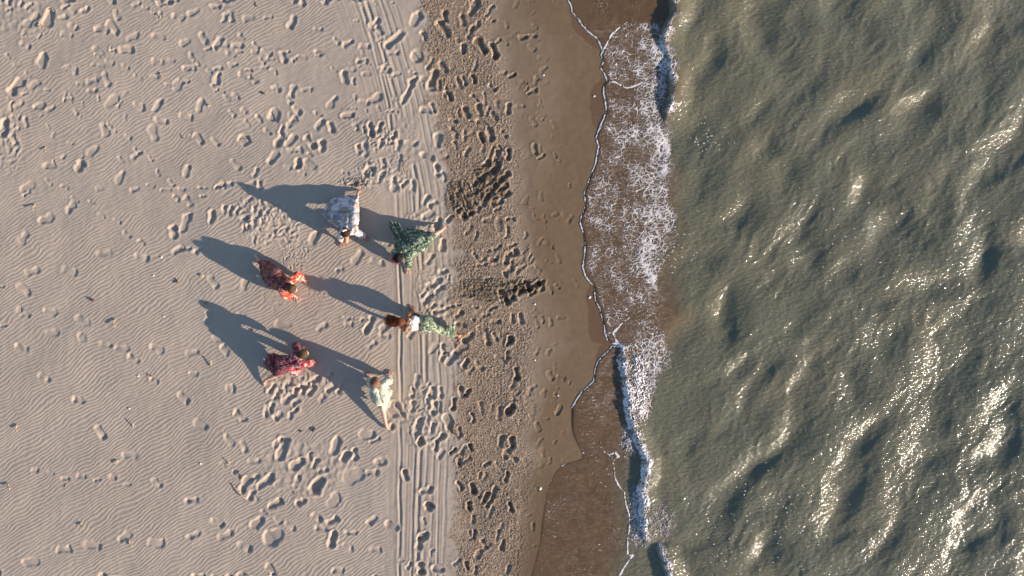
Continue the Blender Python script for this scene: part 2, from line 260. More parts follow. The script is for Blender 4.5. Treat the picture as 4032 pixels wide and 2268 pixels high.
prints += T((1344, 1512), "905,60,-80,110,6;950,70,60,100,6;1280,190,62,130,9,60;990,250,-85,100,6;890,360,-65,110,5.6;1210,430,80,130,6.4;1290,440,-80,120,6;1260,510,40,140,6,56;980,480,-80,100,6;890,590,-85,100,6;1105,605,20,100,5.2;1040,700,70,100,5;1245,700,70,110,7;890,770,-60,110,5.2;990,790,-60,120,6.4;1040,850,0,60,6;1090,860,60,130,6.4;1155,820,70,150,6.4;1115,900,50,110,6.4;965,920,-80,100,6.4;1275,930,-75,130,6.4;995,1020,-85,100,5.4;1005,1140,75,100,5;1080,1210,-60,100,5;1215,1210,70,120,7;1040,1280,40,110,4.6;950,1370,-60,90,5.6;1010,1400,80,100,5.4;1480,320,-80,110,1.8;1610,440,50,60,1.6;1640,200,70,110,1.4;1520,520,-80,90,1;1430,250,-60,90,1;1420,60,80,90,1.6;1330,70,40,60,4;650,640,80,160,5.4,60;650,570,20,80,5.6;640,800,15,140,5.6;660,930,70,110,6,80;630,970,-85,160,5;620,1150,20,130,5.6,66;590,1200,-80,130,4.6;600,1390,-85,125,5.8,70;720,1230,20,115,5;730,1395,0,120,4.4;480,690,-55,115,5;230,670,0,120,3.6;390,1070,-20,120,3.8;230,1030,45,110,3.8;70,1120,-5,120,3.6;50,1230,-40,110,3.4;260,1250,-10,120,3.6;450,1330,0,60,2;510,1370,60,70,3.8;30,550,50,150,5,60;540,60,85,120,5;540,170,85,110,5.6;600,180,85,110,5.6;640,300,88,240,5,50;690,330,70,130,5;600,430,85,90,7,66;550,440,85,90,6.6,60;650,460,60,100,6;710,480,80,100,7;840,510,50,110,7;850,150,88,150,6.4,44;770,240,-70,170,5;810,300,-80,160,5;740,410,50,110,4.6;620,60,85,130,4.4;690,60,85,150,4.4;580,320,88,160,5;700,180,80,130,4.6;750,60,85,110,4;660,120,85,100,4;100,690,30,230,3.4,130;200,380,0,170,3.6,80;250,430,20,110,3.4;290,590,20,130,3.6,80;100,530,-80,120,4.6;400,180,70,180,3.6,110;440,200,-60,150,4,50;380,320,-70,80,5.6,50;1480,790,0,40,2;1530,60,70,100,1")
prints += [(1352,1500,40,50,3,None),(1340,1530,60,60,4,None),(1300,1480,50,60,4,None),(1240,1500,40,70,4.4,None),(1200,1530,60,70,4.6,None),(1130,1520,50,60,4.4,None),(1160,1545,60,60,4.4,None)]
# scattered lumps of trampled sand near the figures
def trample(px, py, rx, ry, amp, sc_=9.0, add_wet=0, seed=0):
    cx, cy = float(wx(px)), float(wy(py)); rx /= 171; ry /= 171
    w_ = window(cx, cy, max(rx, ry) * 1.3)
    x, y = X[w_], Y[w_]
    e = np.hypot((x - cx) / rx, (y - cy) / ry) + .25 * N[3](x * 3 + seed, y * 3)
    m = 1 - sst(.75, 1.1, e)
    qx, qy = x + .03 * N[4](x * 6, y * 6), y + .03 * N[5](x * 6, y * 6)
    n = 1 - 2.2 * np.abs(N[6](qx * sc_ + seed, qy * sc_)) + .5 * N[7](x * sc_ * 2, y * sc_ * 2)
    Z[w_] += amp * n * m; mask[w_] *= 1 - .9 * m
    deep[w_] = np.maximum(deep[w_], add_wet * m * (1 - sst(-.3, .7, n)))
for a in ((1080,880,130,100,.016,7),(1010,820,90,70,.012,6,0,3),(1150,1500,130,70,.014,6,0,5),(1160,1010,60,70,.009,12,0,6),(1250,1130,55,55,.007,12,0,8),
          (1500,540,70,45,.014,10,.2,1),(1400,720,70,22,.016,14,.3,2),(1470,680,70,60,.012,8,0,4),(1560,680,60,80,.009,8),(1640,880,50,60,.010,7),
          (1720,1150,90,110,.009,7),(1690,1260,60,60,.009,8),(1660,1640,90,140,.010,7),(1200,1850,180,120,.009,5),(1600,560,60,110,.006,6,0,9),
          (30,560,60,120,.010,6),(60,60,110,90,.008,5),(1230,1400,60,50,.005,14),(1090,1180,60,40,.005,9)):
    trample(*a)
rsj = np.random.RandomState(3)
for p_ in prints:
    px, py, deg, L, d = p_[:5]
    if 1620 < px < 1800 and py > 820 and rsj.rand() < .22: continue
    dent(px + rsj.normal(0, 1), py, deg + rsj.normal(0, 7), L * rsj.uniform(.74, 1.0) * (.92 if px > 1760 else 1), d / 100.0 * (.82 if 1760 < px < 2120 else (.72 if px < 1380 else (.95 if py > 1480 and px > 1560 else .78))) * rsj.uniform(.6, 1.2), p_[5] if p_[5] else None, .8 if px > 1760 else 1.0)
def Z5(t):
    out = []
    for e in t.split(';'):
        v = [float(q) for q in e.split(',')]; out.append((1650 + v[0] / 2.07, 550 + v[1] / 2.07, v[2], v[3] / 2.07, v[4]))
    return out
PITS = Z5("540,205,28,110,5;630,225,55,130,6;530,290,58,150,6;690,300,40,130,7;600,330,35,110,4;470,345,60,90,4;600,395,40,140,6;685,400,50,130,7;540,490,60,130,6;635,515,20,120,6;700,450,20,110,6;430,430,10,110,4;500,470,70,80,4;640,170,20,90,5;590,160,20,70,4;330,570,40,70,6;430,600,30,74,7;365,632,0,76,5;490,570,70,70,5;320,380,-60,110,3;350,480,-58,170,2.5;400,500,-60,150,2.5;450,480,-62,120,2.5;790,1210,60,80,8;840,1240,30,90,6;890,1195,-60,120,9;950,1180,20,110,8;1000,1190,80,90,7;700,1290,-60,150,7;750,1310,25,110,5;840,1160,10,70,6;470,1215,0,110,3.5;400,1250,0,120,2.5;1090,870,80,40,1")
PITM = []
for px, py, deg, L, d in PITS: PITM.append((px, py, deg, L, d))
# extra anonymous prints in the grit band and on the damp sand
rs = np.random.RandomState(31)
for k in range(75):
    py = rs.uniform(-250, 2500); c = np.interp(py, [0, 560, 1400, 2268], [1810, 1900, 1950, 1950])
    if 620 < py < 860 or 1080 < py < 1280: continue
    dent(c + rs.normal(0, 80), py, 80 + rs.normal(0, 25) + (rs.rand() < .25) * 60, rs.uniform(40, 60), rs.uniform(.012, .026), 18, .8)
for k in range(90):
    py = rs.uniform(-200, 2400); c = np.interp(py, [0, 560, 1400, 2268], [2090, 2110, 2180, 2150])
    dent(c + rs.normal(0, 55), py, rs.uniform(0, 180), rs.uniform(9, 44), rs.uniform(.003, .010), None, .7)
for k in range(16):     # the trodden strip beside the tyre tracks
    py = rs.uniform(1050, 2300)
    dent(rs.uniform(1640, 1790), py, 85 + rs.normal(0, 30), rs.uniform(30, 60), rs.uniform(.010, .022), None, 1)
for k in range(17):     # faint walking trails over the dry sand
    x0, y0 = rs.uniform(0, 1300), rs.uniform(-40, 760) if k < 11 else rs.uniform(760, 2200); a0 = rs.uniform(-50, 35)
    for j in range(rs.randint(4, 9)):
        a0 += rs.normal(0, 8); x0 += 62 * math.cos(math.radians(a0)); y0 -= 62 * math.sin(math.radians(a0)); o_ = 9 * (-1) ** j
        if 780 < x0 < 1330 and 700 < y0 < 1560: continue
        dent(x0 + o_ * math.sin(math.radians(a0)), y0 + o_ * math.cos(math.radians(a0)), a0, rs.uniform(30, 44), rs.uniform(.010, .022), None, .9)
for k in range(70):
    dent(rs.uniform(0, 500) if k < 45 else rs.uniform(1380, 1560), rs.uniform(0, 640), rs.uniform(0, 180), rs.uniform(16, 34), rs.uniform(.008, .018), None, .9)
for k in range(120):    # beyond the frame
    a_ = rs.uniform(-12.3, -11.8) if rs.rand() < .2 else rs.uniform(-11.7, -3)
    dent(a_ * 171 + 2016, rs.choice([rs.uniform(-60, 0), rs.uniform(2268, 2330)]), rs.uniform(0, 180), 60, .03)
# dug, scraped patches of damp sand: seal-like dragging marks
dug = np.zeros_like(Z)
def scrape(poly, deg, amp, lam, seed, curve=0, wetness=1):
    poly = np.array(poly, float); c = poly.mean(0); r = np.abs(poly - c).max() * 1.1
    w_ = window(float(wx(c[0])), float(wy(c[1])), r / 171 + .1)
    px, py = PX[w_], PY[w_]; ins = np.ones(px.shape) * 1e9; n = len(poly)
    area = sum(poly[i][0] * poly[(i + 1) % n][1] - poly[(i + 1) % n][0] * poly[i][1] for i in range(n))
    for i in range(n):
        a, b = poly[i], poly[(i + 1) % n]; e = b - a; L = np.hypot(*e)
        d = (e[0] * (py - a[1]) - e[1] * (px - a[0])) / L * (1 if area > 0 else -1)
        ins = np.minimum(ins, d)
    ins += 9 * N[2](X[w_] * 4, Y[w_] * 4)
    m = sst(-4, 16, ins)
    u, v = rot(X[w_], Y[w_], deg)
    v = v + curve * (u - u.mean()) ** 2 + .10 * N[8](X[w_] * 3 + seed, Y[w_] * 3)
    n1 = 1 - 2.4 * np.abs(N[9](u * 2.2 + seed, v / lam)) + .45 * N[10](X[w_] * 22, Y[w_] * 22) + .3 * N[11](X[w_] * 40, Y[w_] * 40)
    Z[w_] += m * amp * n1; mask[w_] *= 1 - .8 * m; dug[w_] = np.maximum(dug[w_], m * wetness)
scrape([(1870,640),(1960,625),(2010,690),(2005,780),(1940,810),(1880,800),(1850,740)], 35, .016, .11, 3, .5)
scrape([(1760,720),(1850,690),(1890,800),(1885,850),(1800,850),(1755,780)], -58, .022, .07, 9, 0, .8)
scrape([(1805,1095),(1990,1090),(2005,1170),(1960,1200),(1810,1180)], 3, .018, .06, 5, 0, .8)
scrape([(1990,1105),(2140,1100),(2142,1175),(2060,1175),(1985,1200)], 20, .018, .09, 6)
scrape([(1380,700),(1440,698),(1462,722),(1450,742),(1380,730)], 80, .014, .05, 7, 0, .35)
scrape([(2040,1010),(2090,960),(2110,1040),(2050,1090),(1990,1100)], 45, .016, .12, 8, 0, 0)
for px, py, deg, L, d in PITM: dent(px, py, deg, L, d / 100 * .66, None, .8)
# tyre tracks and the dragged strip beside them
def groove(pts, wid, amp, rim=.6):
    k = np.array(pts, float); c = np.interp(PY[:, :1], k[:, 1], k[:, 0]) + 2.2 * N[12](Y[:, :1] * 2, Y[:, :1] * 0 + wid)
    d = (PX - c - 4 * N[4](Y[:, :1] * .7, Y[:, :1] * 0 + wid)) / wid
    fade = .65 + .35 * sst(-.3, .3, N[13](Y[:, :1] * .9, Y[:, :1] * 0 + wid * 3.3))
    return amp * fade * (-np.exp(-d * d) + rim * np.exp(-((np.abs(d) - 1.9) / .8) ** 2))
tr = [(1435,-100),(1443,0),(1500,172),(1532,287),(1568,417),(1594,548),(1626,652),(1647,756),(1657,990),(1670,1120),(1678,1512),(1655,1773),(1646,2033),(1641,2268),(1640,2500)]
tr2 = [(1400,-100),(1412,0),(1470,172),(1500,287),(1530,417),(1550,560),(1562,756),(1570,1000),(1577,1200),(1577,1616),(1573,2268),(1573,2500)]
surv = np.clip(mask * 1.3 - .3, 0, 1)
Z += groove(tr, 6, .016) * surv + groove(tr2, 5, .012) * surv
for off, w0, a0 in ((26,4,.005),(52,5,.006),(78,4,.005),(-22,4,.005),(-50,4,.003),(104,5,.004)):
    Z += groove([(a + off, b) for a, b in tr], w0, a0) * surv
tc = np.interp(PY[:, :1], [b for a, b in tr], [a for a, b in tr])
inb = sst(-150, -120, PX - tc) * (1 - sst(90, 150, PX - tc))
Z += .0025 * inb * surv * N[0]((PX - tc) * .12, Y * .5)
Z += .0016 * inb * surv * np.sin(Y * 2 * PI / .06 + 2 * N[1](X * 3, Y * 3)) * sst(0, .3, N[2](X * 2.5, Y * .5))
ripple *= 1 - .65 * inb
Z += (ripple + .0022 * N[3](X * 7, Y * 7) * (1 - .55 * wet)) * mask * (1 - .0 * wet)
# coarse, crusty grit band
g1 = 1 - 2.3 * np.abs(N[4](X * 13, Y * 13)); g2 = 1 - 2.3 * np.abs(N[5](X * 27 + 5, Y * 27)); g3 = N[6](X * 34, Y * 34)
gm = grit * (.35 + .65 * mask) * (.55 + .45 * sst(-.25, .2, N[7](X * 1.3, Y * 1.3)))
Z += gm * (.0060 * g1 + .0072 * g2 + .0075 * g3)
Z += (1 - grit) * wet * .0012 * N[8](X * 4, Y * 4)
Z += dug * (.006 * g1 + .006 * g3)
# skirts of sand thrown up along the old swash edge
se = front(Y[:, :1]) - .36 - .05 * N[1](Y[:, :1] * 3, Y[:, :1] * 0)
soaked = sst(0, .012, X - (front(Y[:, :1]) - soak_w(Y[:, :1]))) * sst(.002, .01, soak_w(Y[:, :1]))
near = 1 - sst(.0, 1.5, front(Y[:, :1]) - X)
wetA = np.clip(wet * 1.02 + .34 * near * sst(0, .3, wet) + .05 * wet * N[2](X * .8, Y * .5) + .0 * deep, 0, 1)
wetA = np.maximum(wetA, .26 * grit)
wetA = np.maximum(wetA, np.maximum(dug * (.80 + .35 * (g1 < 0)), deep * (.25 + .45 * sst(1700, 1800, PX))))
me = grid_mesh('beach_sand', X, Y, Z, attrs={'wet': np.clip(wetA, 0, 1), 'grit': np.clip(grit + .7 * dug, 0, 1), 'soaked': soaked * sst(0, .1, X + 3), 'lap': np.exp(-np.clip(front(Y[:, :1]) - X, 0, 9) / .28) * sst(-4.0, -4.6, Y + .1 * N[3](X * 2, Y * 2)) * .9})
ZS = Z
def ground(x, y):
    i = min(max(int(np.searchsorted(gx, x)) - 1, 0), len(gx) - 2); j = min(max(int(np.searchsorted(gy, y)) - 1, 0), len(gy) - 2)
    u = (x - gx[i]) / (gx[i + 1] - gx[i]); v = (y - gy[j]) / (gy[j + 1] - gy[j])
    return float((ZS[j, i] * (1 - u) + ZS[j, i + 1] * u) * (1 - v) + (ZS[j + 1, i] * (1 - u) + ZS[j + 1, i + 1] * u) * v)

m = Mat('sand', .92, .25)
wt, gt, sk = m.attr('wet'), m.attr('grit'), m.attr('soaked')
big = m.noise(.35, 3); mid_ = m.noise(6, 4); fine = m.noise(160, 2, .7); spk = m.vor(170, out='Distance')
dry = m.mix(m.step(big, .3, .7), (.440, .357, .293), (.470, .387, .319))
dry = m.mix(m.math('MULTIPLY', m.step(mid_, .35, .7), .35), dry, (.395, .325, .270))
dry = m.mix(m.math('MULTIPLY', m.step(fine, .55, .75), .28), dry, (.25, .21, .19))
wetc = m.mix(m.step(mid_, .3, .7), (.192, .130, .078), (.172, .115, .068))
c = m.mix(wt, dry, wetc)
gc = m.vor(58, out='Color'); gs = m.n('ShaderNodeSeparateColor'); m.lk(gc, gs.inputs[0])
gcol = m.mix(m.step(gs.outputs[0], .35, .9), (.365, .252, .155), (.230, .150, .092))
gcol = m.mix(m.step(gs.outputs[1], .80, .86), gcol, (.17, .115, .125))
gcol = m.mix(m.step(gs.outputs[2], .90, .94), gcol, (.60, .53, .45))
gcol = m.mix(m.math('MULTIPLY', m.step(wt, .3, .8), .75), gcol, (.105, .074, .044))
c = m.mix(m.math('MULTIPLY', gt, .8), c, gcol)
c = m.mix(sk, c, (.150, .092, .057))
c = m.mix(m.math('MULTIPLY', m.attr('lap'), .85), c, (.150, .094, .056))
m.color(c)
r = m.math('SUBTRACT', .93, m.math('MULTIPLY', wt, .38)); r = m.math('SUBTRACT', r, m.math('MULTIPLY', sk, .28)); m.put(m.b.inputs['Roughness'], r)
b1 = m.bump(fine, .004, m.math('SUBTRACT', .75, m.math('MULTIPLY', wt, .62)))
b2 = m.bump(m.noise(45, 3, .6), .006, m.math('ADD', .28, m.math('MULTIPLY', gt, .5)), b1)
b3 = m.bump(m.vor(40), .010, m.math('MULTIPLY', gt, .75), b2)
m.normal(b3)
link('beach_sand', me, m.m, kind='structure')
M_SAND = m.m
del g1, g2, g3, ripple, patch
# ------------------------------------------------------------------ the sea: one sheet from the swash front outwards
sy = axis(-7.0, 7.0, .023, -260, 260, 1.25)
su = axis(0, 11.4, .024, -.001, 330, 1.22); su = su[su >= 0]
su = np.concatenate([[0, .006, .013, .022], su[1:]])
U, SY = np.meshgrid(su.astype(np.float32), sy.astype(np.float32))
SX = front(SY[:, :1]) + U
SX[:, -1] = 330
SZ = sea_z(SX, SY)
SZ[:, 0] = SZ[:, 1] - np.where(SY[:, 0] < -2.6, .003, .012)
murk = sst(2.9, 4.2, SX + .55 * N[2](SX * .7, SY * .7) + .15 * N[3](SX * 2.2, SY * 2.2) + 1.0 * sst(-1.0, -3.2, SY))
depthy = sst(0, 1.2, U)
GX = np.gradient(SZ, axis=1) / np.maximum(np.gradient(SX, axis=1), 1e-4)
GYt = np.gradient(SZ, axis=0) / np.gradient(SY, axis=0)
sl_ = -(GX * math.cos(SUN_AZ) + GYt * math.sin(SUN_AZ))      # slope towards the sun: where the ripples crowd
qyv = -SY * 171 + 1134; rgt = np.interp(qyv, [0,400,900,1050,1300,1520,1650], [2660,2660,2670,2620,2640,2610,2590])
veil = sst(.0, .25, SX - front(SY)) * (1 - sst(-.1, .35, SX - wx(rgt))) * sst(60, 140, qyv) * (1 - .6 * sst(1500, 1800, qyv))
glint = sst(.085, .28, sl_) * sst(2.8, 6, SX)
me = grid_mesh('sea', SX, SY, SZ, attrs={'murk': murk, 'depthy': depthy, 'glint': glint, 'veil': veil})
m = Mat('sea_water', .12, .9); m.b.inputs['IOR'].default_value = 1.42
mk, dp = m.attr('murk'), m.attr('depthy')
bn = m.noise(.5, 4, .55); sn = m.noise(2.2, 4, .6)
near_c = m.mix(m.step(sn, .3, .7), (.134, .085, .050), (.110, .069, .042))
far_c = m.mix(m.step(bn, .3, .7), (.198, .182, .118), (.158, .156, .106))
near_c = m.mix(m.math('MULTIPLY', m.step(m.noise(120, 2), .58, .72), .35), near_c, (.33, .26, .22))
vn = m.step(m.noise(5, 5, .65, vec=m.mapping((1, 2.2, 1), math.radians(-20)), dist=1.2), .44, .70)
near_c = m.mix(m.math('MULTIPLY', m.math('MULTIPLY', vn, m.attr('veil')), .55), near_c, (.34, .275, .235))
m.put(m.b.inputs['Specular IOR Level'], m.math('ADD', .22, m.math('MULTIPLY', mk, .63)))
m.color(m.mix(mk, near_c, far_c))
m.put(m.b.inputs['Roughness'], m.math('ADD', .22, m.math('MULTIPLY', mk, -.13)))
m.put(m.b.inputs['Subsurface Weight'], m.math('MULTIPLY', mk, .95)); m.b.inputs['Subsurface Radius'].default_value = (.9, 1.0, .7); m.b.inputs['Subsurface Scale'].default_value = .21
st1 = m.mapping((1, 1.9, 1), math.radians(-58))
rp = m.noise(9, 3, .5, vec=st1); rp2 = m.noise(34, 4, .7); rp3 = m.noise(120, 2, .7)
gate = m.step(m.noise(3.2, 4, .65), .48, .66)
gate = m.math('ADD', .10, m.math('MULTIPLY', m.attr('glint'), m.math('ADD', .05, m.math('MULTIPLY', gate, .95))))
s1 = m.math('MULTIPLY', m.math('ADD', .12, m.math('MULTIPLY', mk, .75)), 1.0)
b1 = m.bump(rp, .030, s1)
b2 = m.bump(rp2, .075, m.math('MULTIPLY', s1, gate), b1)
b3 = m.bump(rp3, .030, m.math('MULTIPLY', s1, gate), b2)
m.normal(b3)
link('sea', me, m.m, kind='structure')

# ------------------------------------------------------------------ foam: real relief cut out of a fine grid
fx0, fx1 = float(wx(2080)), float(wx(2900)); FS = .0105
fgx = np.arange(fx0, fx1, FS); fgy = np.arange(-6.95, 6.95, FS)
FX, FY = np.meshgrid(fgx.astype(np.float32), fgy.astype(np.float32))
QX = FX * 171 + 2016; QY = -FY * 171 + 1134
D = np.full(FX.shape, -1.0, np.float32)     # foam density, grows to 1
dfr = FX - front(FY)
def pdist(pts, r):
    """distance (metres) to a polyline in photo pixels, only near it"""
    out = np.full(FX.shape, 9.0, np.float32); p = np.array(pts, float)
    for (ax, ay), (bx, by) in zip(p[:-1], p[1:]):
        A, B = (float(wx(ax)), float(wy(ay))), (float(wx(bx)), float(wy(by)))
        i0, i1 = np.searchsorted(fgx, [min(A[0], B[0]) - r, max(A[0], B[0]) + r]); j0, j1 = np.searchsorted(fgy, [min(A[1], B[1]) - r, max(A[1], B[1]) + r])
        s_ = (slice(j0, j1), slice(i0, i1)); x, y = FX[s_], FY[s_]
        dx, dy = B[0] - A[0], B[1] - A[1]; L = dx * dx + dy * dy + 1e-9
        t = np.clip(((x - A[0]) * dx + (y - A[1]) * dy) / L, 0, 1)
        out[s_] = np.minimum(out[s_], np.hypot(x - A[0] - t * dx, y - A[1] - t * dy))
    return out
def worley(x, y, seed):
    xi, yi = np.floor(x).astype(np.int64), np.floor(y).astype(np.int64); f1 = np.full(x.shape, 9., np.float32); f2 = f1.copy()
    for dx in (-1, 0, 1):
        for dy in (-1, 0, 1):
            cx, cy = xi + dx, yi + dy; h = (cx * 374761393 + cy * 668265263 + seed * 69069) & 0x7fffffff
            h = ((h ^ (h >> 13)) * 1274126177) & 0x7fffffff; a = (h & 1023) / 1023.; b = ((h >> 10) & 1023) / 1023.
            d = np.hypot(cx + a - x, cy + b - y).astype(np.float32)
            f2 = np.minimum(f2, np.maximum(f1, d)); f1 = np.minimum(f1, d)
    return f2 - f1
def fy(v, ks): k = np.array(ks, float); return np.interp(QY, k[:, 0], k[:, 1])
# lacy webs: warped cells stretched along the flow
qx = FX + .05 * N[0](FX * 4, FY * 4) + .020 * N[1](FX * 12, FY * 12); qy = FY + .05 * N[2](FX * 4, FY * 4) + .020 * N[3](FX * 12, FY * 12)
u_, v_ = rot(qx, qy, 18)
nA = np.abs(N[4](u_ / .21, v_ / .115)); nB = np.abs(N[5](u_ / .085 + 3, v_ / .055)); nC = np.abs(N[6](FX / .034, FY / .026 + 8))
web2 = 1 - nB * 3.0; web3 = 1 - nC * 2.6
blot = N[7](FX * 2.1, FY * 2.1) + .6 * N[8](*rot(FX * 5.5, FY * 2.6, 20))
# where foam lies
right = fy(0, [(-300,2660),(0,2660),(250,2640),(400,2650),(550,2665),(900,2668),(960,2650),(1050,2600),(1150,2615),(1300,2640),(1440,2635),(1520,2600),(1600,2575),(1650,2560),(2300,2560)])
band = sst(-.02, .12, dfr) * (1 - sst(-50, 20, QX - right + 60 * N[3](FX * .9, FY * .9) + 26 * N[9](FX * 2.6, FY * 2.6)))
rr_ = sst(.35, 1.0, np.clip((QX - (front(FY) * 171 + 2016)) / np.maximum(right - (front(FY) * 171 + 2016), 30), 0, 1))
den = fy(0, [(-300,0),(60,.0),(110,.75),(200,.95),(330,1),(640,1.05),(900,.95),(1080,.82),(1190,.62),(1290,.62),(1350,.85),(1420,.9),(1640,.8),(1700,0)])
# above the inner arc only sparse flecks
arc = np.interp(QY, [86,101,126,162,192,215,216], [2468,2446,2415,2393,2377,2367,2300], left=2600, right=2200)
den = den * np.where(QY < 215, sst(-6, 10, QX - arc), 1.0)
lowm = sst(1350, 1375, QY); brk = fy(0, [(1340,2440),(1420,2444),(1500,2452),(1560,2466),(1640,2470),(1700,2450),(1730,2447)])
den = den * np.where(lowm > 0, sst(-4, 8, QX - brk), 1.0)
dl = np.clip(den * (.33 + .52 * rr_) + .46 * np.clip(blot, -1, 1) - .04, 0, 1.5)
W1 = worley(u_ / .20, v_ / .12, 3); W2 = worley(qx / .085, qy / .060, 8); W3 = worley(FX / .034, FY / .028, 5)
f = np.maximum((.02 + .30 * dl) - W1, .8 * ((-.05 + .42 * dl) - W2)) * 2.2 - .42 * (W3 - .25) * 1.2 - .10
f = np.maximum(f, (1 - nA / (.012 + .10 * dl)) * .9 - .55 * (nC - .10))
f = np.maximum(f, (dl - 1.08) * 1.6 - .9 * (.42 - W2) - .5 * (.3 - W3))
f = np.where(band * den > .02, f - .9 * (1 - band), -1)
# sparse flecks on the thin swash
fl = .55 * N[9](*rot(FX * 16, FY * 30, 28)) + .55 * N[10](FX * 42, FY * 42) + .35 * N[11](FX * 1.7, FY * 1.7)
flz = sst(.02, .08, dfr) * (1 - sst(-10, 10, QX - fy(0, [(-300,2600),(300,2640),(1350,2600),(1500,2470),(1800,2400),(2268,2470)])))
f = np.maximum(f, np.where(flz > .5, fl - fy(0, [(-300,.62),(0,.56),(200,.56),(1300,.60),(1450,.58),(1650,.60),(1900,.56),(2300,.58)]), -1))
st_ = .75 * N[1](*rot(FX * 6.5, FY * 22, 26)) + .45 * N[12](FX * 30, FY * 30) + .4 * N[2](FX * 1.3, FY * 1.3)
f = np.maximum(f, np.where((flz > .5) & (QY > 1340), st_ - .72, -1))
# continuous foam lines
line_seg = 0
def line(pts, w0, rough_=.6, h=1.0):
    global f
    d = pdist(pts, w0 * 3 + .05)
    d = d + .014 * N[2](FX * 13, FY * 13) + .010 * N[3](FX * 38, FY * 38)
    ww = w0 * (.45 + 1.15 * sst(-.4, .5, N[4](FX * 4, FY * 4)))
    f = np.maximum(f, (1 - d / ww) * h - .75 * sst(.15, .5, N[6](FX * 3.3, FY * 3.3)) - .6 * np.clip(N[12](FX * 24, FY * 24), 0, 1))
fl_pts = [(b, a) for a, b in FR if -300 < a < 1345]
line(fl_pts, .014)
line([(2412,1352),(2435,1361),(2457,1370),(2450,1380)], .032)
line([(2436,1361),(2410,1364),(2392,1386),(2370,1404),(2352,1427),(2344,1452)], .018)
line([(2344,1452),(2337,1500),(2312,1525),(2291,1543),(2271,1571),(2252,1604)], .013, h=.8)
line([(2468,86),(2446,101),(2415,126),(2393,162),(2377,192),(2367,215),(2375,243)], .016)
line([(2395,321),(2418,321),(2441,331),(2466,344),(2491,339),(2529,323)], .018)
line([(2478,1250),(2453,1270),(2428,1295),(2415,1310),(2420,1333),(2433,1351),(2455,1368)], .020)
line([(2300,1783),(2262,1800),(2210,1836)], .011, h=.7)
line([(2380,1780),(2410,1800),(2418,1838),(2422,1884),(2441,1920),(2460,1943),(2465,1990),(2480,2033),(2480,2076),(2472,2123),(2472,2190),(2492,2190)], .015)
line([(2405,1790),(2425,1785),(2435,1800),(2418,1815)], .022)
line([(2492,2190),(2465,2229),(2440,2270)], .028)
# thick foam of the breakers
W4 = worley(qx / .05 + 20, qy / .045, 12)
for CRn, wl, wr, hh in ((CR1, .03, .10, .95), (CR2, .10, .10, 1.2), (CR3, .03, .07, .9)):
    _, d_, a_ = ridge(FX, FY, CRn, 1)
    body = sst(-wl - .05, -wl, d_ + .03 * N[5](FX * 7, FY * 7)) * (1 - sst(wr * .5, wr + .10, d_ + .05 * N[6](FX * 5, FY * 5))) * np.clip(a_ * 1.2, 0, 1)
    if CRn is CR1: body *= sst(-.3, .25, N[7](FX * 3, FY * 3) + .5 * (a_ < .9) + .25)
    f = np.maximum(f, np.where(body > .03, .80 * body * hh + 1.3 * (.30 - W4) + .9 * (.32 - W3) + .55 * N[11](FX * 7, FY * 7) + .3 * N[12](FX * 3, FY * 3) - .62, -1))
# froth churned behind the lower breaker
ch = np.exp(-((QX - 2500 - 18) / 34.0) ** 2) * sst(1370, 1420, QY) * (1 - sst(1560, 1700, QY)) + .8 * np.exp(-((QX - 2510) / 30.0) ** 2) * sst(1900, 1960, QY) * (1 - sst(2110, 2180, QY)) \
   + .75 * np.exp(-(((QX - 2480) / 34.0) ** 2 + ((QY - 1740) / 55.0) ** 2)) + .5 * np.exp(-(((QX - 2610) / 55.0) ** 2 + ((QY - 2060) / 75.0) ** 2))
f = np.maximum(f, np.where(ch > .12, .72 * ch + .9 * (.30 - W4) + .7 * (.32 - W3) + .25 * N[11](FX * 9, FY * 9) - .42, -1))
f = f * np.where(dfr < -.02, 0, 1) - (dfr < -.02) * 1.0
hgt = np.clip(f, 0, 1)
thick = sst(-.25, .3, N[8](FX * 1.2, FY * 1.2))
r1, d1, a1 = ridge(FX, FY, CR1, 1); r2, d2, a2 = ridge(FX, FY, CR2, 1); r3, d3, a3 = ridge(FX, FY, CR3, 1)
pile = np.clip(r2 * 1.0 + .6 * r1 + .6 * r3 + ch, 0, 1)
FZ = sea_z(FX, FY) + .003 + np.minimum(hgt, .5) * (.006 + .05 * pile) + pile * (hgt > 0) * (.012 * web2 + .010 * N[9](FX * 18, FY * 18))
FZ = np.where(hgt > 0, FZ, sea_z(FX, FY) - .004)
keep = (f[:-1, :-1] > 0) | (f[1:, :-1] > 0) | (f[:-1, 1:] > 0) | (f[1:, 1:] > 0)
me = grid_mesh('sea_foam', FX, FY, FZ, keep=keep, attrs={'dens': hgt})
m = Mat('foam', .6, .4)
dn = m.attr('dens')
m.color(m.mix(m.step(dn, .0, .60), (.33, .285, .26), (.76, .73, .75)))
m.normal(m.bump(m.noise(90, 3, .7), .006, .7))
link('sea_foam', me, m.m, kind='stuff', label='white lacy sea foam along the breaking waves and swash edge', category='foam')
del FX, FY, QX, QY, qx, qy, web2, web3, blot, nA, nB, nC
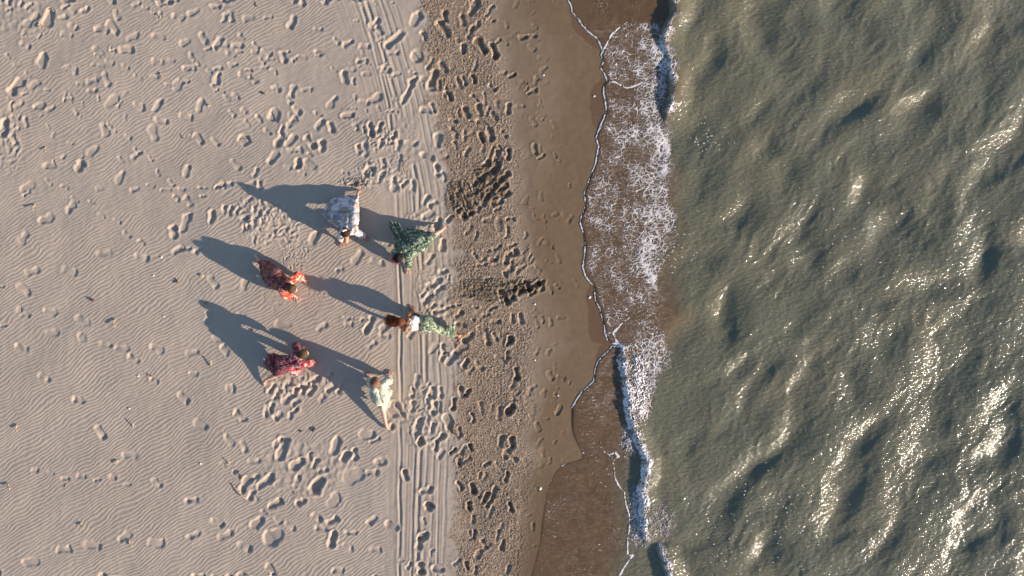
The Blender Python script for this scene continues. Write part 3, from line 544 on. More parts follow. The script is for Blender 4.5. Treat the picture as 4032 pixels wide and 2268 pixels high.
# ------------------------------------------------------------------ people
DG = bpy.context.evaluated_depsgraph_get
def blob_mesh(name, shells, voxel, smooth=3, wrinkle=0, wscale=9, seed=0, post=None):
    """shells: list of (a, b, ra, rb) tapered capsules -> one continuous voxel-remeshed surface"""
    bm = bmesh.new()
    for s in shells:
        a, b, ra, rb = s[:4]; a, b = Vector(a), Vector(b); ax = b - a; L = ax.length
        seg = 12
        if L < 1e-5:
            bmesh.ops.create_icosphere(bm, subdivisions=2, radius=ra, matrix=Matrix.Translation(a)); continue
        z = ax / L; q = z.to_track_quat('Z', 'Y'); rings = []
        prof = [(-math.cos(t) * ra, math.sin(t) * ra) for t in (.35, .8, 1.25)] + [(0, ra)] + [(L * t, ra + (rb - ra) * t) for t in (.33, .66)] + [(L, rb)] + [(L + math.cos(t) * rb, math.sin(t) * rb) for t in (1.25, .8, .35)]
        for h, r in prof:
            rings.append([bm.verts.new(a + q @ Vector((math.cos(2 * PI * i / seg) * r, math.sin(2 * PI * i / seg) * r, h))) for i in range(seg)])
        p0 = bm.verts.new(a - z * ra); p1 = bm.verts.new(b + z * rb)
        for r0, r1 in zip(rings[:-1], rings[1:]):
            for i in range(seg): bm.faces.new((r0[i], r0[(i + 1) % seg], r1[(i + 1) % seg], r1[i]))
        for i in range(seg):
            bm.faces.new((p0, rings[0][(i + 1) % seg], rings[0][i])); bm.faces.new((p1, rings[-1][i], rings[-1][(i + 1) % seg]))
    me = bpy.data.meshes.new('tmp'); bm.to_mesh(me); bm.free()
    o = bpy.data.objects.new('tmp', me); C.objects.link(o)
    r = o.modifiers.new('r', 'REMESH'); r.mode = 'VOXEL'; r.voxel_size = voxel
    sm = o.modifiers.new('s', 'SMOOTH'); sm.factor = .5; sm.iterations = smooth
    out = bpy.data.meshes.new_from_object(o.evaluated_get(DG())); out.name = name
    bpy.data.objects.remove(o); bpy.data.meshes.remove(me)
    if wrinkle or post:
        n = len(out.vertices); co = np.empty(n * 3, np.float32); out.vertices.foreach_get('co', co); co = co.reshape(-1, 3)
        no = np.empty(n * 3, np.float32); out.vertices.foreach_get('normal', no); no = no.reshape(-1, 3)
        if wrinkle:
            x, y, z = co.T
            a = 1 - 2.3 * np.abs(N[1](x * wscale + z * wscale * .7 + seed, y * wscale - z * 3)); b = N[2](x * wscale * 2.3 + seed, (y + z) * wscale * 2.3)
            co = co + no * (wrinkle * (a * .8 + b * .6))[:, None]
        if post: co = post(co, no)
        out.vertices.foreach_set('co', co.reshape(-1).astype(np.float32)); out.update()
    out.shade_smooth()
    return out
def tube_mesh(name, paths, seg=5):
    """paths: list of (points, radii) -> one mesh of thin tubes"""
    V, Fc = [], []
    for pts, rad in paths:
        pts = [Vector(p) for p in pts]; base = len(V)
        for i, p in enumerate(pts):
            d = (pts[min(i + 1, len(pts) - 1)] - pts[max(i - 1, 0)]).normalized()
            q = d.to_track_quat('Z', 'Y')
            for k in range(seg): V.append(p + q @ Vector((math.cos(2 * PI * k / seg) * rad[i], math.sin(2 * PI * k / seg) * rad[i], 0)))
        for i in range(len(pts) - 1):
            for k in range(seg):
                a = base + i * seg + k; b = base + i * seg + (k + 1) % seg; Fc.append((a, b, b + seg, a + seg))
        Fc.append(tuple(base + k for k in range(seg))[::-1]); Fc.append(tuple(base + (len(pts) - 1) * seg + k for k in range(seg)))
    me = bpy.data.meshes.new(name); me.from_pydata([tuple(v) for v in V], [], Fc); me.update(); me.shade_smooth(); return me
def smooth_closed(pts, n):
    """closed Catmull-Rom through pts, resampled evenly to n points"""
    P_ = [Vector(p) for p in pts]; m_ = len(P_); out = []
    for i in range(m_):
        a, b, c, d = P_[i - 1], P_[i], P_[(i + 1) % m_], P_[(i + 2) % m_]
        for k in range(12):
            t = k / 12; out.append(.5 * ((2 * b) + (c - a) * t + (2 * a - 5 * b + 4 * c - d) * t * t + (3 * b - a - 3 * c + d) * t ** 3))
    out.append(out[0]); L = [0]
    for a, b in zip(out[:-1], out[1:]): L.append(L[-1] + (b - a).length)
    arr = np.array([tuple(v) for v in out]); s = np.linspace(0, L[-1], n, endpoint=False)
    return np.stack([np.interp(s, L, arr[:, k]) for k in range(3)], 1), s, L[-1]
from mathutils.bvhtree import BVHTree
BVH = {}
def drape(name, edge, spine, mat, parent, folds=26, amp=.016, n=260, rings=30, power=2.0, seed=0, wrinkle=.008, hem=0.05):
    """cloth hung from a spine line over the body down to its hem line.
    edge / spine: (photo x, photo y, height)"""
    E, s, L = smooth_closed([P(*e) for e in edge], n)
    S = np.array([tuple(P(*p)) for p in spine])
    # dense spine
    dn = []
    for a, b in zip(S[:-1], S[1:]):
        for t in np.linspace(0, 1, 40, endpoint=False): dn.append(a + (b - a) * t)
    dn.append(S[-1]); dn = np.array(dn)
    idx = np.array([np.argmin(np.hypot(dn[:, 0] - e[0], dn[:, 1] - e[1])) for e in E], float)
    # smooth the spine parameter around the loop
    z = idx.copy()
    for _ in range(60): z = (np.roll(z, 1) + z + np.roll(z, -1)) / 3
    z = np.clip(z, 0, len(dn) - 1); i0 = np.floor(z).astype(int); i1 = np.minimum(i0 + 1, len(dn) - 1); fr = (z - i0)[:, None]
    SP = dn[i0] * (1 - fr) + dn[i1] * fr
    t = np.linspace(0, 1, rings) ** 1.15
    V = np.zeros((rings, n, 3))
    theta = s / L * 2 * PI
    fold = np.zeros(n)
    for k_, w_ in ((folds, 1.0), (folds * 1.7, .5), (folds * .53, .8)):
        k_ = int(k_); fold += w_ * np.sin(k_ * theta + 2.5 * np.sin(3 * theta + seed) + seed * k_)
    fold = np.sign(fold) * np.abs(fold) ** .85
    for r, tt in enumerate(t):
        q = E * (1 - tt) + SP * tt
        h = 1 - (1 - tt) ** power
        q[:, 2] = E[:, 2] + (SP[:, 2] - E[:, 2]) * h
        env = (1 - tt) ** .7 * min(1, tt * 5 + .25)
        sh = seed + tt * .8
        q[:, 2] += fold * amp * env
        # crumples
        xx, yy = q[:, 0], q[:, 1]
        q[:, 2] += wrinkle * (1 - 2.4 * np.abs(N[3](xx * 8 + seed * 3.1, yy * 8)) + .7 * N[4](xx * 19, yy * 19 + seed)) * (.3 + .7 * (1 - tt ** 3))
        out_ = (E - SP); out_[:, 2] = 0
        q[:, :2] += (out_ / (np.linalg.norm(out_, axis=1)[:, None] + 1e-6))[:, :2] * (fold * amp * .45 * (1 - tt) ** 2)[:, None]
        q[:, 2] = np.maximum(q[:, 2], .012)
        bv = BVH.get(parent.name)
        if bv and r > 0:
            off = parent.location
            for i_ in range(n):
                top = 0
                for ox, oy in ((0, 0), (.016, 0), (-.016, 0), (0, .016), (0, -.016)):
                    hit = bv.ray_cast(Vector((q[i_, 0] - off.x + ox, q[i_, 1] - off.y + oy, 2)), Vector((0, 0, -1)))[0]
                    if hit and hit.z > top: top = hit.z
                lift = top + .016 + .35 * max(0, fold[i_]) * amp * env
                if q[i_, 2] < lift and top < .62: q[i_, 2] = lift
        V[r] = q
    for _ in range(2):      # let the cloth relax
        W_ = V.copy(); W_[1:-1, :, 2] = .4 * V[1:-1, :, 2] + .15 * (V[:-2, :, 2] + V[2:, :, 2] + np.roll(V, 1, 1)[1:-1, :, 2] + np.roll(V, -1, 1)[1:-1, :, 2])
        V[:, :, 2] = np.maximum(W_[:, :, 2], V[:, :, 2] - .006)
    # a hanging skirt of cloth below the rim
    low = V[0].copy(); c = V[0].mean(0); low[:, :2] = c[:2] + (low[:, :2] - c[:2]) * .965; low[:, 2] = np.maximum(low[:, 2] - hem, -.02)
    V = np.concatenate([low[None], V]); R_ = rings + 1
    faces = [(r * n + i, r * n + (i + 1) % n, (r + 1) * n + (i + 1) % n, (r + 1) * n + i) for r in range(R_ - 1) for i in range(n)]
    me = bpy.data.meshes.new(name); me.from_pydata(V.reshape(-1, 3).tolist(), [], faces); me.update()
    bm = bmesh.new(); bm.from_mesh(me); bmesh.ops.remove_doubles(bm, verts=bm.verts, dist=.0015); bmesh.ops.recalc_face_normals(bm, faces=bm.faces)
    up = sum(f_.normal.z * f_.calc_area() for f_ in bm.faces)
    if up < 0: bmesh.ops.reverse_faces(bm, faces=bm.faces)
    bm.to_mesh(me); bm.free(); me.shade_smooth()
    o = link(name, me, mat, parent)
    sf = o.modifiers.new('thickness', 'SOLIDIFY'); sf.thickness = .004; sf.offset = -1
    return o

def skin_mat(name, c, c2):
    m = Mat(name, .52, .4); m.color(m.mix(m.step(m.noise(9, 3), .3, .7), c, c2))
    m.b.inputs['Subsurface Weight'].default_value = .12; m.b.inputs['Subsurface Radius'].default_value = (.02, .008, .004); m.b.inputs['Subsurface Scale'].default_value = .5
    m.normal(m.bump(m.noise(220, 2), .001, .4)); return m.m
def hair_mat(name, c, c2):
    m = Mat(name, .62, .3); m.color(m.mix(m.step(m.noise(70, 3), .42, .7), c, c2)); return m.m
def print_mat(name, base, petal, pale, line, sc_=9, amt=.5, sheer=0, rough=.75):
    """printed cloth: leafy blots, small blossoms and thin line work over a ground colour"""
    m = Mat(name, rough, .3)
    wv = m.warp(14, .05); wv2 = m.warp(30, .03)
    c = m.mix(m.step(m.noise(sc_ * .5, 2, vec=m.warp(6, .1)), .46, .56), base, petal)
    leaf = m.step(m.vor(sc_, 'DISTANCE_TO_EDGE', vec=wv), .10, .045)
    c = m.mix(m.math('MULTIPLY', m.step(m.noise(sc_ * .8, 2, vec=wv), .56 - amt * .14, .60 - amt * .14), 1.0), c, pale)
    c = m.mix(m.math('MULTIPLY', m.step(m.vor(sc_ * 3.4, 'F1', vec=wv2), .26, .18), m.step(m.noise(sc_ * .9, 2), .48, .54)), c, pale)
    ln = m.math('ABSOLUTE', m.math('SUBTRACT', m.noise(sc_ * 1.5, 2, vec=wv), .5))
    c = m.mix(m.math('MULTIPLY', m.step(ln, .022, .010), m.step(m.noise(sc_ * .7, 2, vec=wv2), .46, .54)), c, line)
    c = m.mix(m.math('MULTIPLY', m.step(m.noise(sc_ * 3.0, 2, vec=wv), .60, .66), .8), c, base)
    m.color(c)
    m.b.inputs['Sheen Weight'].default_value = .15
    m.normal(m.bump(m.noise(38, 3, .6), .010, .55)); return m.m

def person(label):
    t = bpy.data.objects.new('person', None); C.objects.link(t); t['label'] = label; t['category'] = 'person'; t['group'] = 'dancers crouching on the beach'
    t.empty_display_size = .2
    return t
def unit(v): return Vector(v).normalized()
def build(label, J, skinm, hairm, hand_scale=1.0, torso_bare=False, name_body='body'):
    """J: joints (photo x, photo y, height) -> skinned body + parts under one Empty"""
    W = {k: P(*v) for k, v in J.items() if k not in ('face', 'handR', 'handL', 'up')}
    t = person(label)
    pel, ch = W['pelvis'], W['chest']
    cen = (pel + ch) / 2; t.location = (cen.x, cen.y, 0); bpy.context.view_layer.update()
    def R(v): return Vector(v) - Vector((cen.x, cen.y, 0))
    W = {k: R(v) for k, v in W.items()}
    W['_c'] = Vector((cen.x, cen.y, 0))
    pel, ch, hd = W['pelvis'], W['chest'], W['head']
    sh = []
    side = (W['shR'] - W['shL']).normalized(); fwd = (ch - pel).normalized(); up = side.cross(fwd).normalized()
    if up.z < 0: up = -up
    W['_side'], W['_fwd'], W['_up'] = side, fwd, up
    for q in (-1, 1):
        a = pel + side * q * .062; b = pel.lerp(ch, .5) + side * q * .045; c_ = ch + side * q * .075
        sh += [(a - fwd * .03, a + fwd * .04, .108, .105), (a + fwd * .03, b, .10, .083), (b, c_ - fwd * .06, .083, .095), (c_ - fwd * .07, c_, .095, .075)]
        sh += [(pel + side * q * .07 - fwd * .05, pel + side * q * .07 - fwd * .05 + up * .01, .10, .10)]
    for s_ in 'RL':
        S, E, Wr = W['sh' + s_], W['el' + s_], W['wr' + s_]
        sh += [(ch + (S - ch) * .4, S, .062, .056), (S, S.lerp(E, .5), .052, .045), (S.lerp(E, .5), E, .045, .037), (E, E.lerp(Wr, .35), .037, .038), (E.lerp(Wr, .35), Wr, .038, .024)]
        hd_ = unit(J['hand' + s_]); dn = Vector((0, 0, 1)); lat = dn.cross(hd_).normalized() * (1 if s_ == 'R' else -1)
        pal = Wr + hd_ * .05; pal.z = max(.022, Wr.z - .03)
        sh += [(Wr, pal, .024, .019)]
        for i, (off, ln) in enumerate(((-.034, .080), (-.012, .090), (.012, .086), (.034, .068))):
            kb = pal + lat * off + hd_ * .03; kb.z = .024
            sh += [(pal + lat * off * .5, kb, .016, .0115)]
            spread = (hd_ + lat * off * 11).normalized()
            m1 = kb + spread * ln * .5 + Vector((0, 0, .007)); m2 = kb + spread * ln * 1.0; m2.z = .012
            sh += [(kb, m1, .0112, .0100), (m1, m2, .0100, .0088)]
        tb = Wr + hd_ * .015 - lat * .018; tb.z = .026
        t1 = tb + (hd_ * .45 - lat).normalized() * .045; t2 = t1 + (hd_ * .9 - lat * .6).normalized() * .034; t2.z = .014
        sh += [(tb, t1, .015, .012), (t1, t2, .012, .010)]
    for s_ in 'BF':      # back leg, front leg
        q = 1 if s_ == J_side.get(label, 'B') else -1
        Hp = pel + side * q * .075
        K, A, Tt = W['knee' + s_], W['ank' + s_], W['toe' + s_]
        sh += [(Hp, Hp.lerp(K, .45), .094, .077), (Hp.lerp(K, .45), K, .077, .054), (K, K.lerp(A, .32), .054, .054), (K.lerp(A, .32), A, .054, .034)]
        fd = (Tt - A).normalized(); lat = fd.cross(Vector((0, 0, 1))).normalized()
        if lat.length < .1: lat = Vector((1, 0, 0))
        heel = A - fd * .025 + Vector((0, 0, -.005)); ball = A.lerp(Tt, .8)
        sh += [(A, heel, .034, .030), (heel, ball, .030, .027), (A, ball, .034, .024)]
        for i, off in enumerate((-.030, -.015, 0, .014, .027)):
            b0 = ball + lat * off; b1 = Tt + lat * off * 1.1 + fd * (.025 - abs(off + .030) * .35)
            sh += [(b0, b1, .019 if i else .021, .010 if i else .013)]
    # neck and head
    f = unit(J['face']); hu = (Vector(J.get('up', (0, 0, 1))) - f * f.dot(Vector(J.get('up', (0, 0, 1))))).normalized(); hl = hu.cross(f).normalized()
    nb = ch + fwd * .03
    sh += [(nb, hd - hu * .05 - f * .01, .056, .052)]
    Hh = lambda x, y, z: hd + hl * x + f * y + hu * z
    sh += [(Hh(0, -.022, .018), Hh(0, .022, .022), .088, .082), (Hh(0, .03, -.03), Hh(0, .035, -.055), .064, .052), (Hh(0, .045, -.075), Hh(0, .058, -.085), .036, .026),
           (Hh(0, .086, .012), Hh(0, .113, -.022), .010, .015), (Hh(-.03, .078, .026), Hh(.03, .078, .026), .017, .017),
           (Hh(-.018, .090, -.052), Hh(.018, .090, -.052), .010, .010), (Hh(-.045, .062, -.02), Hh(-.04, .066, -.035), .024, .020), (Hh(.045, .062, -.02), Hh(.04, .066, -.035), .024, .020),
           (Hh(-.084, -.002, .010), Hh(-.082, .0, -.028), .015, .010), (Hh(.084, -.002, .010), Hh(.082, .0, -.028), .015, .010)]
    b = link(name_body, blob_mesh('body', sh, .0075, 3), skinm, t)
    bm = bmesh.new(); bm.from_mesh(b.data); BVH[t.name] = BVHTree.FromBMesh(bm); bm.free()
    # eyes, brows and lips
    for q in (-1, 1):
        link('eye', blob_mesh('eye', [(Hh(q * .031, .078, .008), Hh(q * .033, .078, .008), .0135, .0125)], .004, 1), M_EYE, b)
        link('eyebrow', tube_mesh('eyebrow', [([Hh(q * .015, .095, .030), Hh(q * .032, .094, .036), Hh(q * .050, .080, .030)], [.003, .004, .002])]), hairm, b)
    link('lips', tube_mesh('lips', [([Hh(-.024, .088, -.050), Hh(-.008, .100, -.047), Hh(.008, .100, -.047), Hh(.024, .088, -.050)], [.002, .006, .006, .002]), ([Hh(-.022, .088, -.054), Hh(0, .098, -.059), Hh(.022, .088, -.054)], [.002, .006, .002])]), M_LIPS, b)
    W['_H'] = Hh; W['_f'], W['_hu'], W['_hl'] = f, hu, hl
    for k_, a_, b_, want in (('upper arm', 'shR', 'elR', .28), ('forearm', 'elR', 'wrR', .25), ('upper armL', 'shL', 'elL', .28), ('forearmL', 'elL', 'wrL', .25), ('thighB', 'pelvis', 'kneeB', .42), ('shinB', 'kneeB', 'ankB', .40), ('thighF', 'pelvis', 'kneeF', .42), ('shinF', 'kneeF', 'ankF', .40), ('torso', 'pelvis', 'chest', .45)):
        L = (W[a_] - W[b_]).length
        if abs(L - want) > .08: print('LEN', label[:30], k_, round(L, 2), want)
    return t, W, b
J_side = {}
M_EYE = Mat('eyes', .2).m; M_EYE.node_tree.nodes['Principled BSDF'].inputs['Base Color'].default_value = (.25, .22, .2, 1)
M_LIPS = Mat('lips', .5).m; M_LIPS.node_tree.nodes['Principled BSDF'].inputs['Base Color'].default_value = (.42, .13, .11, 1)

def head_hair(t, W, mat, seed, bun=None, length=.0, flow=None, n=170, vol=1.0, name='hair', spread=.16, wave=.10, back=False):
    """hair: a core over the skull, and many overlapping locks that follow it"""
    Hh = W['_H']; r = random.Random(seed)
    sh = [(Hh(0, -.030, .022), Hh(0, -.004, .034), .092 * vol, .086 * vol), (Hh(0, -.045, -.03), Hh(0, -.04, .02), .076 * vol, .086 * vol), (Hh(-.05, -.02, -.02), Hh(-.05, 0, .03), .050, .053), (Hh(.05, -.02, -.02), Hh(.05, 0, .03), .050, .053)]
    if bun: sh += [(Hh(*bun), Hh(bun[0], bun[1] - .02, bun[2]), .036, .030), (Hh(0, -.06, .03), Hh(*bun), .05, .032)]
    ob = link(name, blob_mesh('hair', sh, .008, 2, .004, 26, seed), mat, t)
    paths = []; n = int(n * 1.5)
    for i in range(n):
        a = r.uniform(-1.45, 1.45); pts, rad = [], []; R0 = (.103 + r.uniform(-.004, .006)) * vol; ph_ = r.uniform(0, 6); wv_ = r.uniform(.002, .007)
        e0, e1 = r.uniform(.15, .9), r.uniform(2.3, 3.6)
        if back: e0, e1 = r.uniform(3.0, 4.2), r.uniform(.5, 1.2)
        for k in range(11):
            u = k / 10; el = e0 + (e1 - e0) * u; az = a * (1 - (.8 * u * u if bun else .1 * u)) + wv_ * 12 * math.sin(ph_ + u * 9)
            d_ = Vector((math.sin(az), math.cos(el) * math.cos(az * .55), math.sin(el) * math.cos(az * .55))).normalized()
            pts.append(Hh(d_.x * R0 * .93, d_.y * R0 * 1.02 - .020, d_.z * R0 + .016)); rad.append(.0062 * (1 - .55 * abs(u - .5)))
        if length and flow:
            pts = pts[:r.choice((6, 7, 8, 9))]; rad = rad[:len(pts)]
            L = length * r.uniform(.45, 1.2); main = (Vector(flow) + Vector((r.gauss(0, spread), r.gauss(0, spread), r.gauss(0, spread * .5)))).normalized()
            cur = pts[-1].copy(); dr = (pts[-1] - pts[-2]).normalized(); sidev = Vector((-main.y, main.x, 0)); w0 = math.sin(seed + i % 9) * 3
            for k in range(10):
                dr = (dr * .45 + main * .55 + sidev * wave * math.sin(w0 + k * 1.15 + ph_ * .25) * 2 + Vector((0, 0, -.04))).normalized()
                cur = cur + dr * L / 10; cur.z = max(cur.z, .03); pts.append(cur.copy()); rad.append(.0066 * (1 - k / 10.5))
        paths.append((pts, rad))
    link('strands', tube_mesh('strands', paths, 4), mat, ob)
    return ob

def sleeve(t, W, s_, mat, ra=.075, rb=.085, to='wr', cut=.9, puff=0, seed=0, name='sleeve'):
    S, E, Wr = W['sh' + s_], W['el' + s_], W['wr' + s_]
    e2 = E.lerp(Wr, cut)
    sh = [(W['chest'].lerp(S, .55), S, ra * .9, ra), (S, E, ra, ra * .92 + puff), (E, e2, ra * .92 + puff, rb)]
    if puff: sh += [(E.lerp(e2, .45), E.lerp(e2, .6), ra + puff * 1.5, ra + puff * 1.2)]
    return link(name, blob_mesh('sleeve', sh, .011, 2, .009, 12, seed), mat, t)
def blouse(t, W, mat, seed=0, r0=.125, r1=.125, name='blouse', extra=()):
    pel, ch, side, fwd, up = W['pelvis'], W['chest'], W['_side'], W['_fwd'], W['_up']
    sh = []
    for q in (-1, 1):
        a = pel + side * q * .055 + fwd * .02; b = pel.lerp(ch, .5) + side * q * .045; c = ch + side * q * .08
        sh += [(a, b, r0, r0 * .82), (b, c - fwd * .04, r0 * .84, r1 * .92), (c - fwd * .05, c - fwd * .005, r1 * .9, r1 * .72)]
    sh += [(W['shR'], W['shL'], .07, .07)] + list(extra)
    return link(name, blob_mesh('blouse', sh, .011, 2, .008, 11, seed), mat, t)
def lining(t, W, mat, lab, r=.122, back=.62, front=.75, seed=0):
    """the close part of a skirt round the hips and thighs"""
    pel, side, fwd = W['pelvis'], W['_side'], W['_fwd']; sh = []
    for q in (-1, 1): sh += [(pel + side * q * .06 - fwd * .05, pel + side * q * .055 + fwd * .08, r, r * .92)]
    for s_, cut in (('B', back), ('F', front)):
        q = 1 if s_ == J_side.get(lab, 'B') else -1
        Hp = pel + side * q * .075; sh += [(Hp, Hp.lerp(W['knee' + s_], cut), r * .94, r * .80)]
    return link('underskirt', blob_mesh('underskirt', sh, .011, 2, .008, 10, seed), mat, t)

SK1 = skin_mat('warm_skin', (.52, .27, .17), (.46, .23, .145)); SK2 = skin_mat('tanned_skin', (.36, .155, .075), (.30, .125, .06)); SK3 = skin_mat('fair_skin', (.60, .36, .27), (.54, .31, .23))
HR_DARK = hair_mat('dark_brown_hair', (.018, .010, .008), (.06, .03, .018)); HR_BR = hair_mat('brown_hair', (.05, .03, .015), (.16, .095, .045))
HR_RED = hair_mat('auburn_hair', (.07, .018, .008), (.30, .085, .032)); HR_BL = hair_mat('dark_blond_hair', (.16, .075, .05), (.36, .21, .15)); HR_BK = hair_mat('black_hair', (.008, .007, .008), (.02, .015, .014))
def drape_for(t, name, *a, **k):
    o = drape(name, *a, t, **k); o.matrix_parent_inverse = t.matrix_world.inverted() if False else Matrix.Translation(-t.location); return o

# --- woman in the lilac skirt, bent over her front knee, back foot to the north
lab = 'woman in lilac and taupe dress with hair bun, crouching with one bare knee forward'; J_side[lab] = 'B'
t, W, b = build(lab, dict(pelvis=(1381,868,.45), chest=(1376,908,.56), head=(1361,918,.66), face=(.12,-.85,-.42), up=(0,.35,.9),
    shR=(1400,912,.56), shL=(1350,916,.56), elR=(1420,924,.31), wrR=(1429,930,.06), elL=(1338,930,.30), wrL=(1342,946,.05), handR=(.75,-.5,0), handL=(.2,-1,0),
    kneeB=(1397,806,.24), ankB=(1407,766,.10), toeB=(1414,750,.03), kneeF=(1363,951,.40), ankF=(1374,912,.07), toeF=(1368,930,.03)), SK1, HR_DARK)
M1 = print_mat('lilac_print', (.36, .32, .36), (.36, .275, .20), (.68, .62, .64), (.09, .08, .12), 7, .5)
drape_for(t, 'skirt', [(1411,882,.42),(1413,860,.3),(1414,825,.22),(1413,795,.16),(1412,774,.14),(1400,770,.16),(1385,769,.14),(1364,769,.10),(1341,774,.10),(1318,780,.12),(1300,790,.14),(1284,804,.16),(1274,822,.18),(1270,838,.20),(1271,848,.22),(1284,860,.25),(1302,877,.30),(1320,890,.35),(1334,903,.42),(1343,910,.46),(1362,893,.56),(1390,888,.56)],
      [(1378,893,.60),(1381,870,.56),(1388,835,.45),(1397,805,.36),(1402,790,.26)], M1, folds=19, amp=.022, seed=1.3, power=1.6)
blouse(t, W, M1, 1); lining(t, W, M1, lab, front=.35)
sleeve(t, W, 'R', M1, .075, .065, cut=.8, puff=.012, seed=2); sleeve(t, W, 'L', M1, .07, .065, cut=.6, seed=3)
head_hair(t, W, HR_DARK, 1, bun=(.0, -.095, .075))
link('hair_scarf', blob_mesh('hair_scarf', [(W['_H'](-.03, -.10, .09), W['_H'](.03, -.10, .085), .030, .026)], .008, 2, .005, 30), print_mat('cream_scarf', (.62, .5, .42), (.55, .42, .35), (.7, .62, .55), (.4, .3, .25)), t)

# --- woman in the dark green dress, head down at the lower left of her flared skirt
lab = 'woman in dark green leaf print dress with flared hem, one bare leg stretched back'; J_side[lab] = 'B'
t, W, b = build(lab, dict(pelvis=(1654,960,.46), chest=(1596,998,.56), head=(1568,1016,.62), face=(-.45,-.40,-.55), up=(.3,.3,.8),
    shR=(1610,1017,.54), shL=(1578,984,.54), elR=(1611,1038,.30), wrR=(1604,1051,.06), elL=(1556,990,.30), wrL=(1545,1001,.05), handR=(.15,-1,0), handL=(-.6,-.6,0),
    kneeB=(1702,930,.25), ankB=(1739,906,.10), toeB=(1752,893,.03), kneeF=(1596,968,.38), ankF=(1638,985,.07), toeF=(1616,990,.03)), SK3, HR_BK)
M2 = print_mat('green_print', (.015, .042, .035), (.075, .11, .062), (.36, .40, .29), (.18, .26, .22), 17, .24)
drape_for(t, 'skirt', [(1560,985,.40),(1553,962,.28),(1548,938,.22),(1542,918,.22),(1536,898,.24),(1531,878,.26),(1537,869,.26),(1545,867,.22),(1560,871,.18),(1576,882,.14),(1588,896,.12),(1604,898,.11),(1630,900,.11),(1650,904,.11),(1672,909,.12),(1695,913,.14),(1712,922,.18),(1723,932,.2),(1716,941,.18),(1702,951,.13),(1683,966,.12),(1665,986,.13),(1650,1000,.18),(1636,1010,.26),(1616,1018,.4),(1590,1005,.55)],
      [(1590,1000,.60),(1622,980,.57),(1655,960,.55),(1685,940,.40),(1706,930,.28)], M2, folds=22, amp=.024, seed=2.1, power=1.5)
blouse(t, W, M2, 4); lining(t, W, M2, lab); sleeve(t, W, 'R', M2, .078, .08, cut=.75, puff=.01, seed=5); sleeve(t, W, 'L', M2, .072, .07, cut=.7, seed=6)
head_hair(t, W, HR_BK, 2, vol=1.06)
mr = Mat('pink_ribbon', .5); mr.color((.48, .09, .10))
link('headband', tube_mesh('headband', [([W['_H'](.106 * math.sin(a), .106 * math.cos(a) * .55 + .030, .028 + .105 * math.cos(a) * .75) for a in np.linspace(-1.35, 1.35, 15)], [.014] * 15)], 6), mr.m, t)

# --- woman in the long red dress, lying forward over both hands
lab = 'woman in long maroon floral dress with orange-red sleeves, crawling with hands fanned out'; J_side[lab] = 'B'
t, W, b = build(lab, dict(pelvis=(1082,1086,.46), chest=(1126,1128,.56), head=(1151,1138,.64), face=(.72,-.25,-.45), up=(-.3,.2,.9),
    shR=(1113,1147,.55), shL=(1145,1107,.56), elR=(1126,1164,.31), wrR=(1160,1165,.06), elL=(1172,1082,.36), wrL=(1189,1101,.07), handR=(.65,-.7,0), handL=(.85,-.5,0),
    kneeB=(1046,1052,.25), ankB=(1014,1022,.10), toeB=(1004,1004,.03), kneeF=(1122,1108,.34), ankF=(1090,1122,.07), toeF=(1106,1128,.03)), SK3, HR_BR)
M3 = print_mat('maroon_print', (.135, .014, .009), (.20, .028, .014), (.27, .13, .13), (.36, .21, .21), 19, .10)
M3b = print_mat('sunlit_maroon_print', (.52, .035, .012), (.45, .03, .015), (.80, .52, .38), (.75, .40, .30), 14, .05)  # sleeve cloth: direct sun on the maroon painted in as orange-red
drape_for(t, 'dress_skirt', [(1019,1027,.12),(1030,1023,.13),(1053,1026,.10),(1068,1033,.10),(1084,1044,.10),(1094,1056,.12),(1106,1068,.15),(1118,1079,.2),(1130,1090,.28),(1140,1100,.38),(1136,1118,.5),(1122,1134,.5),(1112,1146,.4),(1092,1144,.28),(1076,1136,.2),(1060,1130,.14),(1050,1122,.12),(1041,1114,.10),(1034,1098,.10),(1027,1080,.10),(1023,1062,.11),(1020,1045,.12)],
      [(1124,1124,.60),(1104,1106,.58),(1082,1086,.55),(1055,1062,.40),(1036,1044,.24)], M3, folds=17, amp=.018, seed=3.3, power=1.7)
blouse(t, W, M3, 7); lining(t, W, M3, lab); sleeve(t, W, 'R', M3b, .078, .062, cut=.6, puff=.012, seed=8); sleeve(t, W, 'L', M3b, .078, .06, cut=.85, puff=.016, seed=9)
head_hair(t, W, HR_BR, 3, bun=(0, -.09, .0), n=230)

# --- woman with the white strapped top
lab = 'woman with white strappy top, bare back, auburn hair thrown forward and green trousers'; J_side[lab] = 'B'
t, W, b = build(lab, dict(pelvis=(1672,1276,.42), chest=(1606,1271,.55), head=(1578,1267,.55), face=(-.35,.0,-.9), up=(-.9,0,.35),
    shR=(1609,1241,.53), shL=(1597,1300,.53), elR=(1626,1233,.29), wrR=(1629,1226,.06), elL=(1592,1298,.28), wrL=(1606,1290,.05), handR=(-.75,.65,0), handL=(-1,.1,0),
    kneeB=(1738,1303,.22), ankB=(1788,1317,.10), toeB=(1812,1325,.03), kneeF=(1632,1244,.30), ankF=(1672,1262,.07), toeF=(1652,1262,.03)), SK2, HR_RED)
M4 = print_mat('sage_print', (.085, .12, .062), (.05, .085, .055), (.40, .44, .31), (.36, .41, .33), 17, .26)
S_ = W['_side']; U_ = W['_up']; F_ = W['_fwd']; pel, ch = W['pelvis'], W['chest']
K, A = W['kneeB'], W['ankB']; KF = W['kneeF']; AF = W['ankF']
Hb = pel + S_ * (-.075)
def fl_(p, dz=0): v = Vector(p); v.z = max(v.z + dz, .05); return v
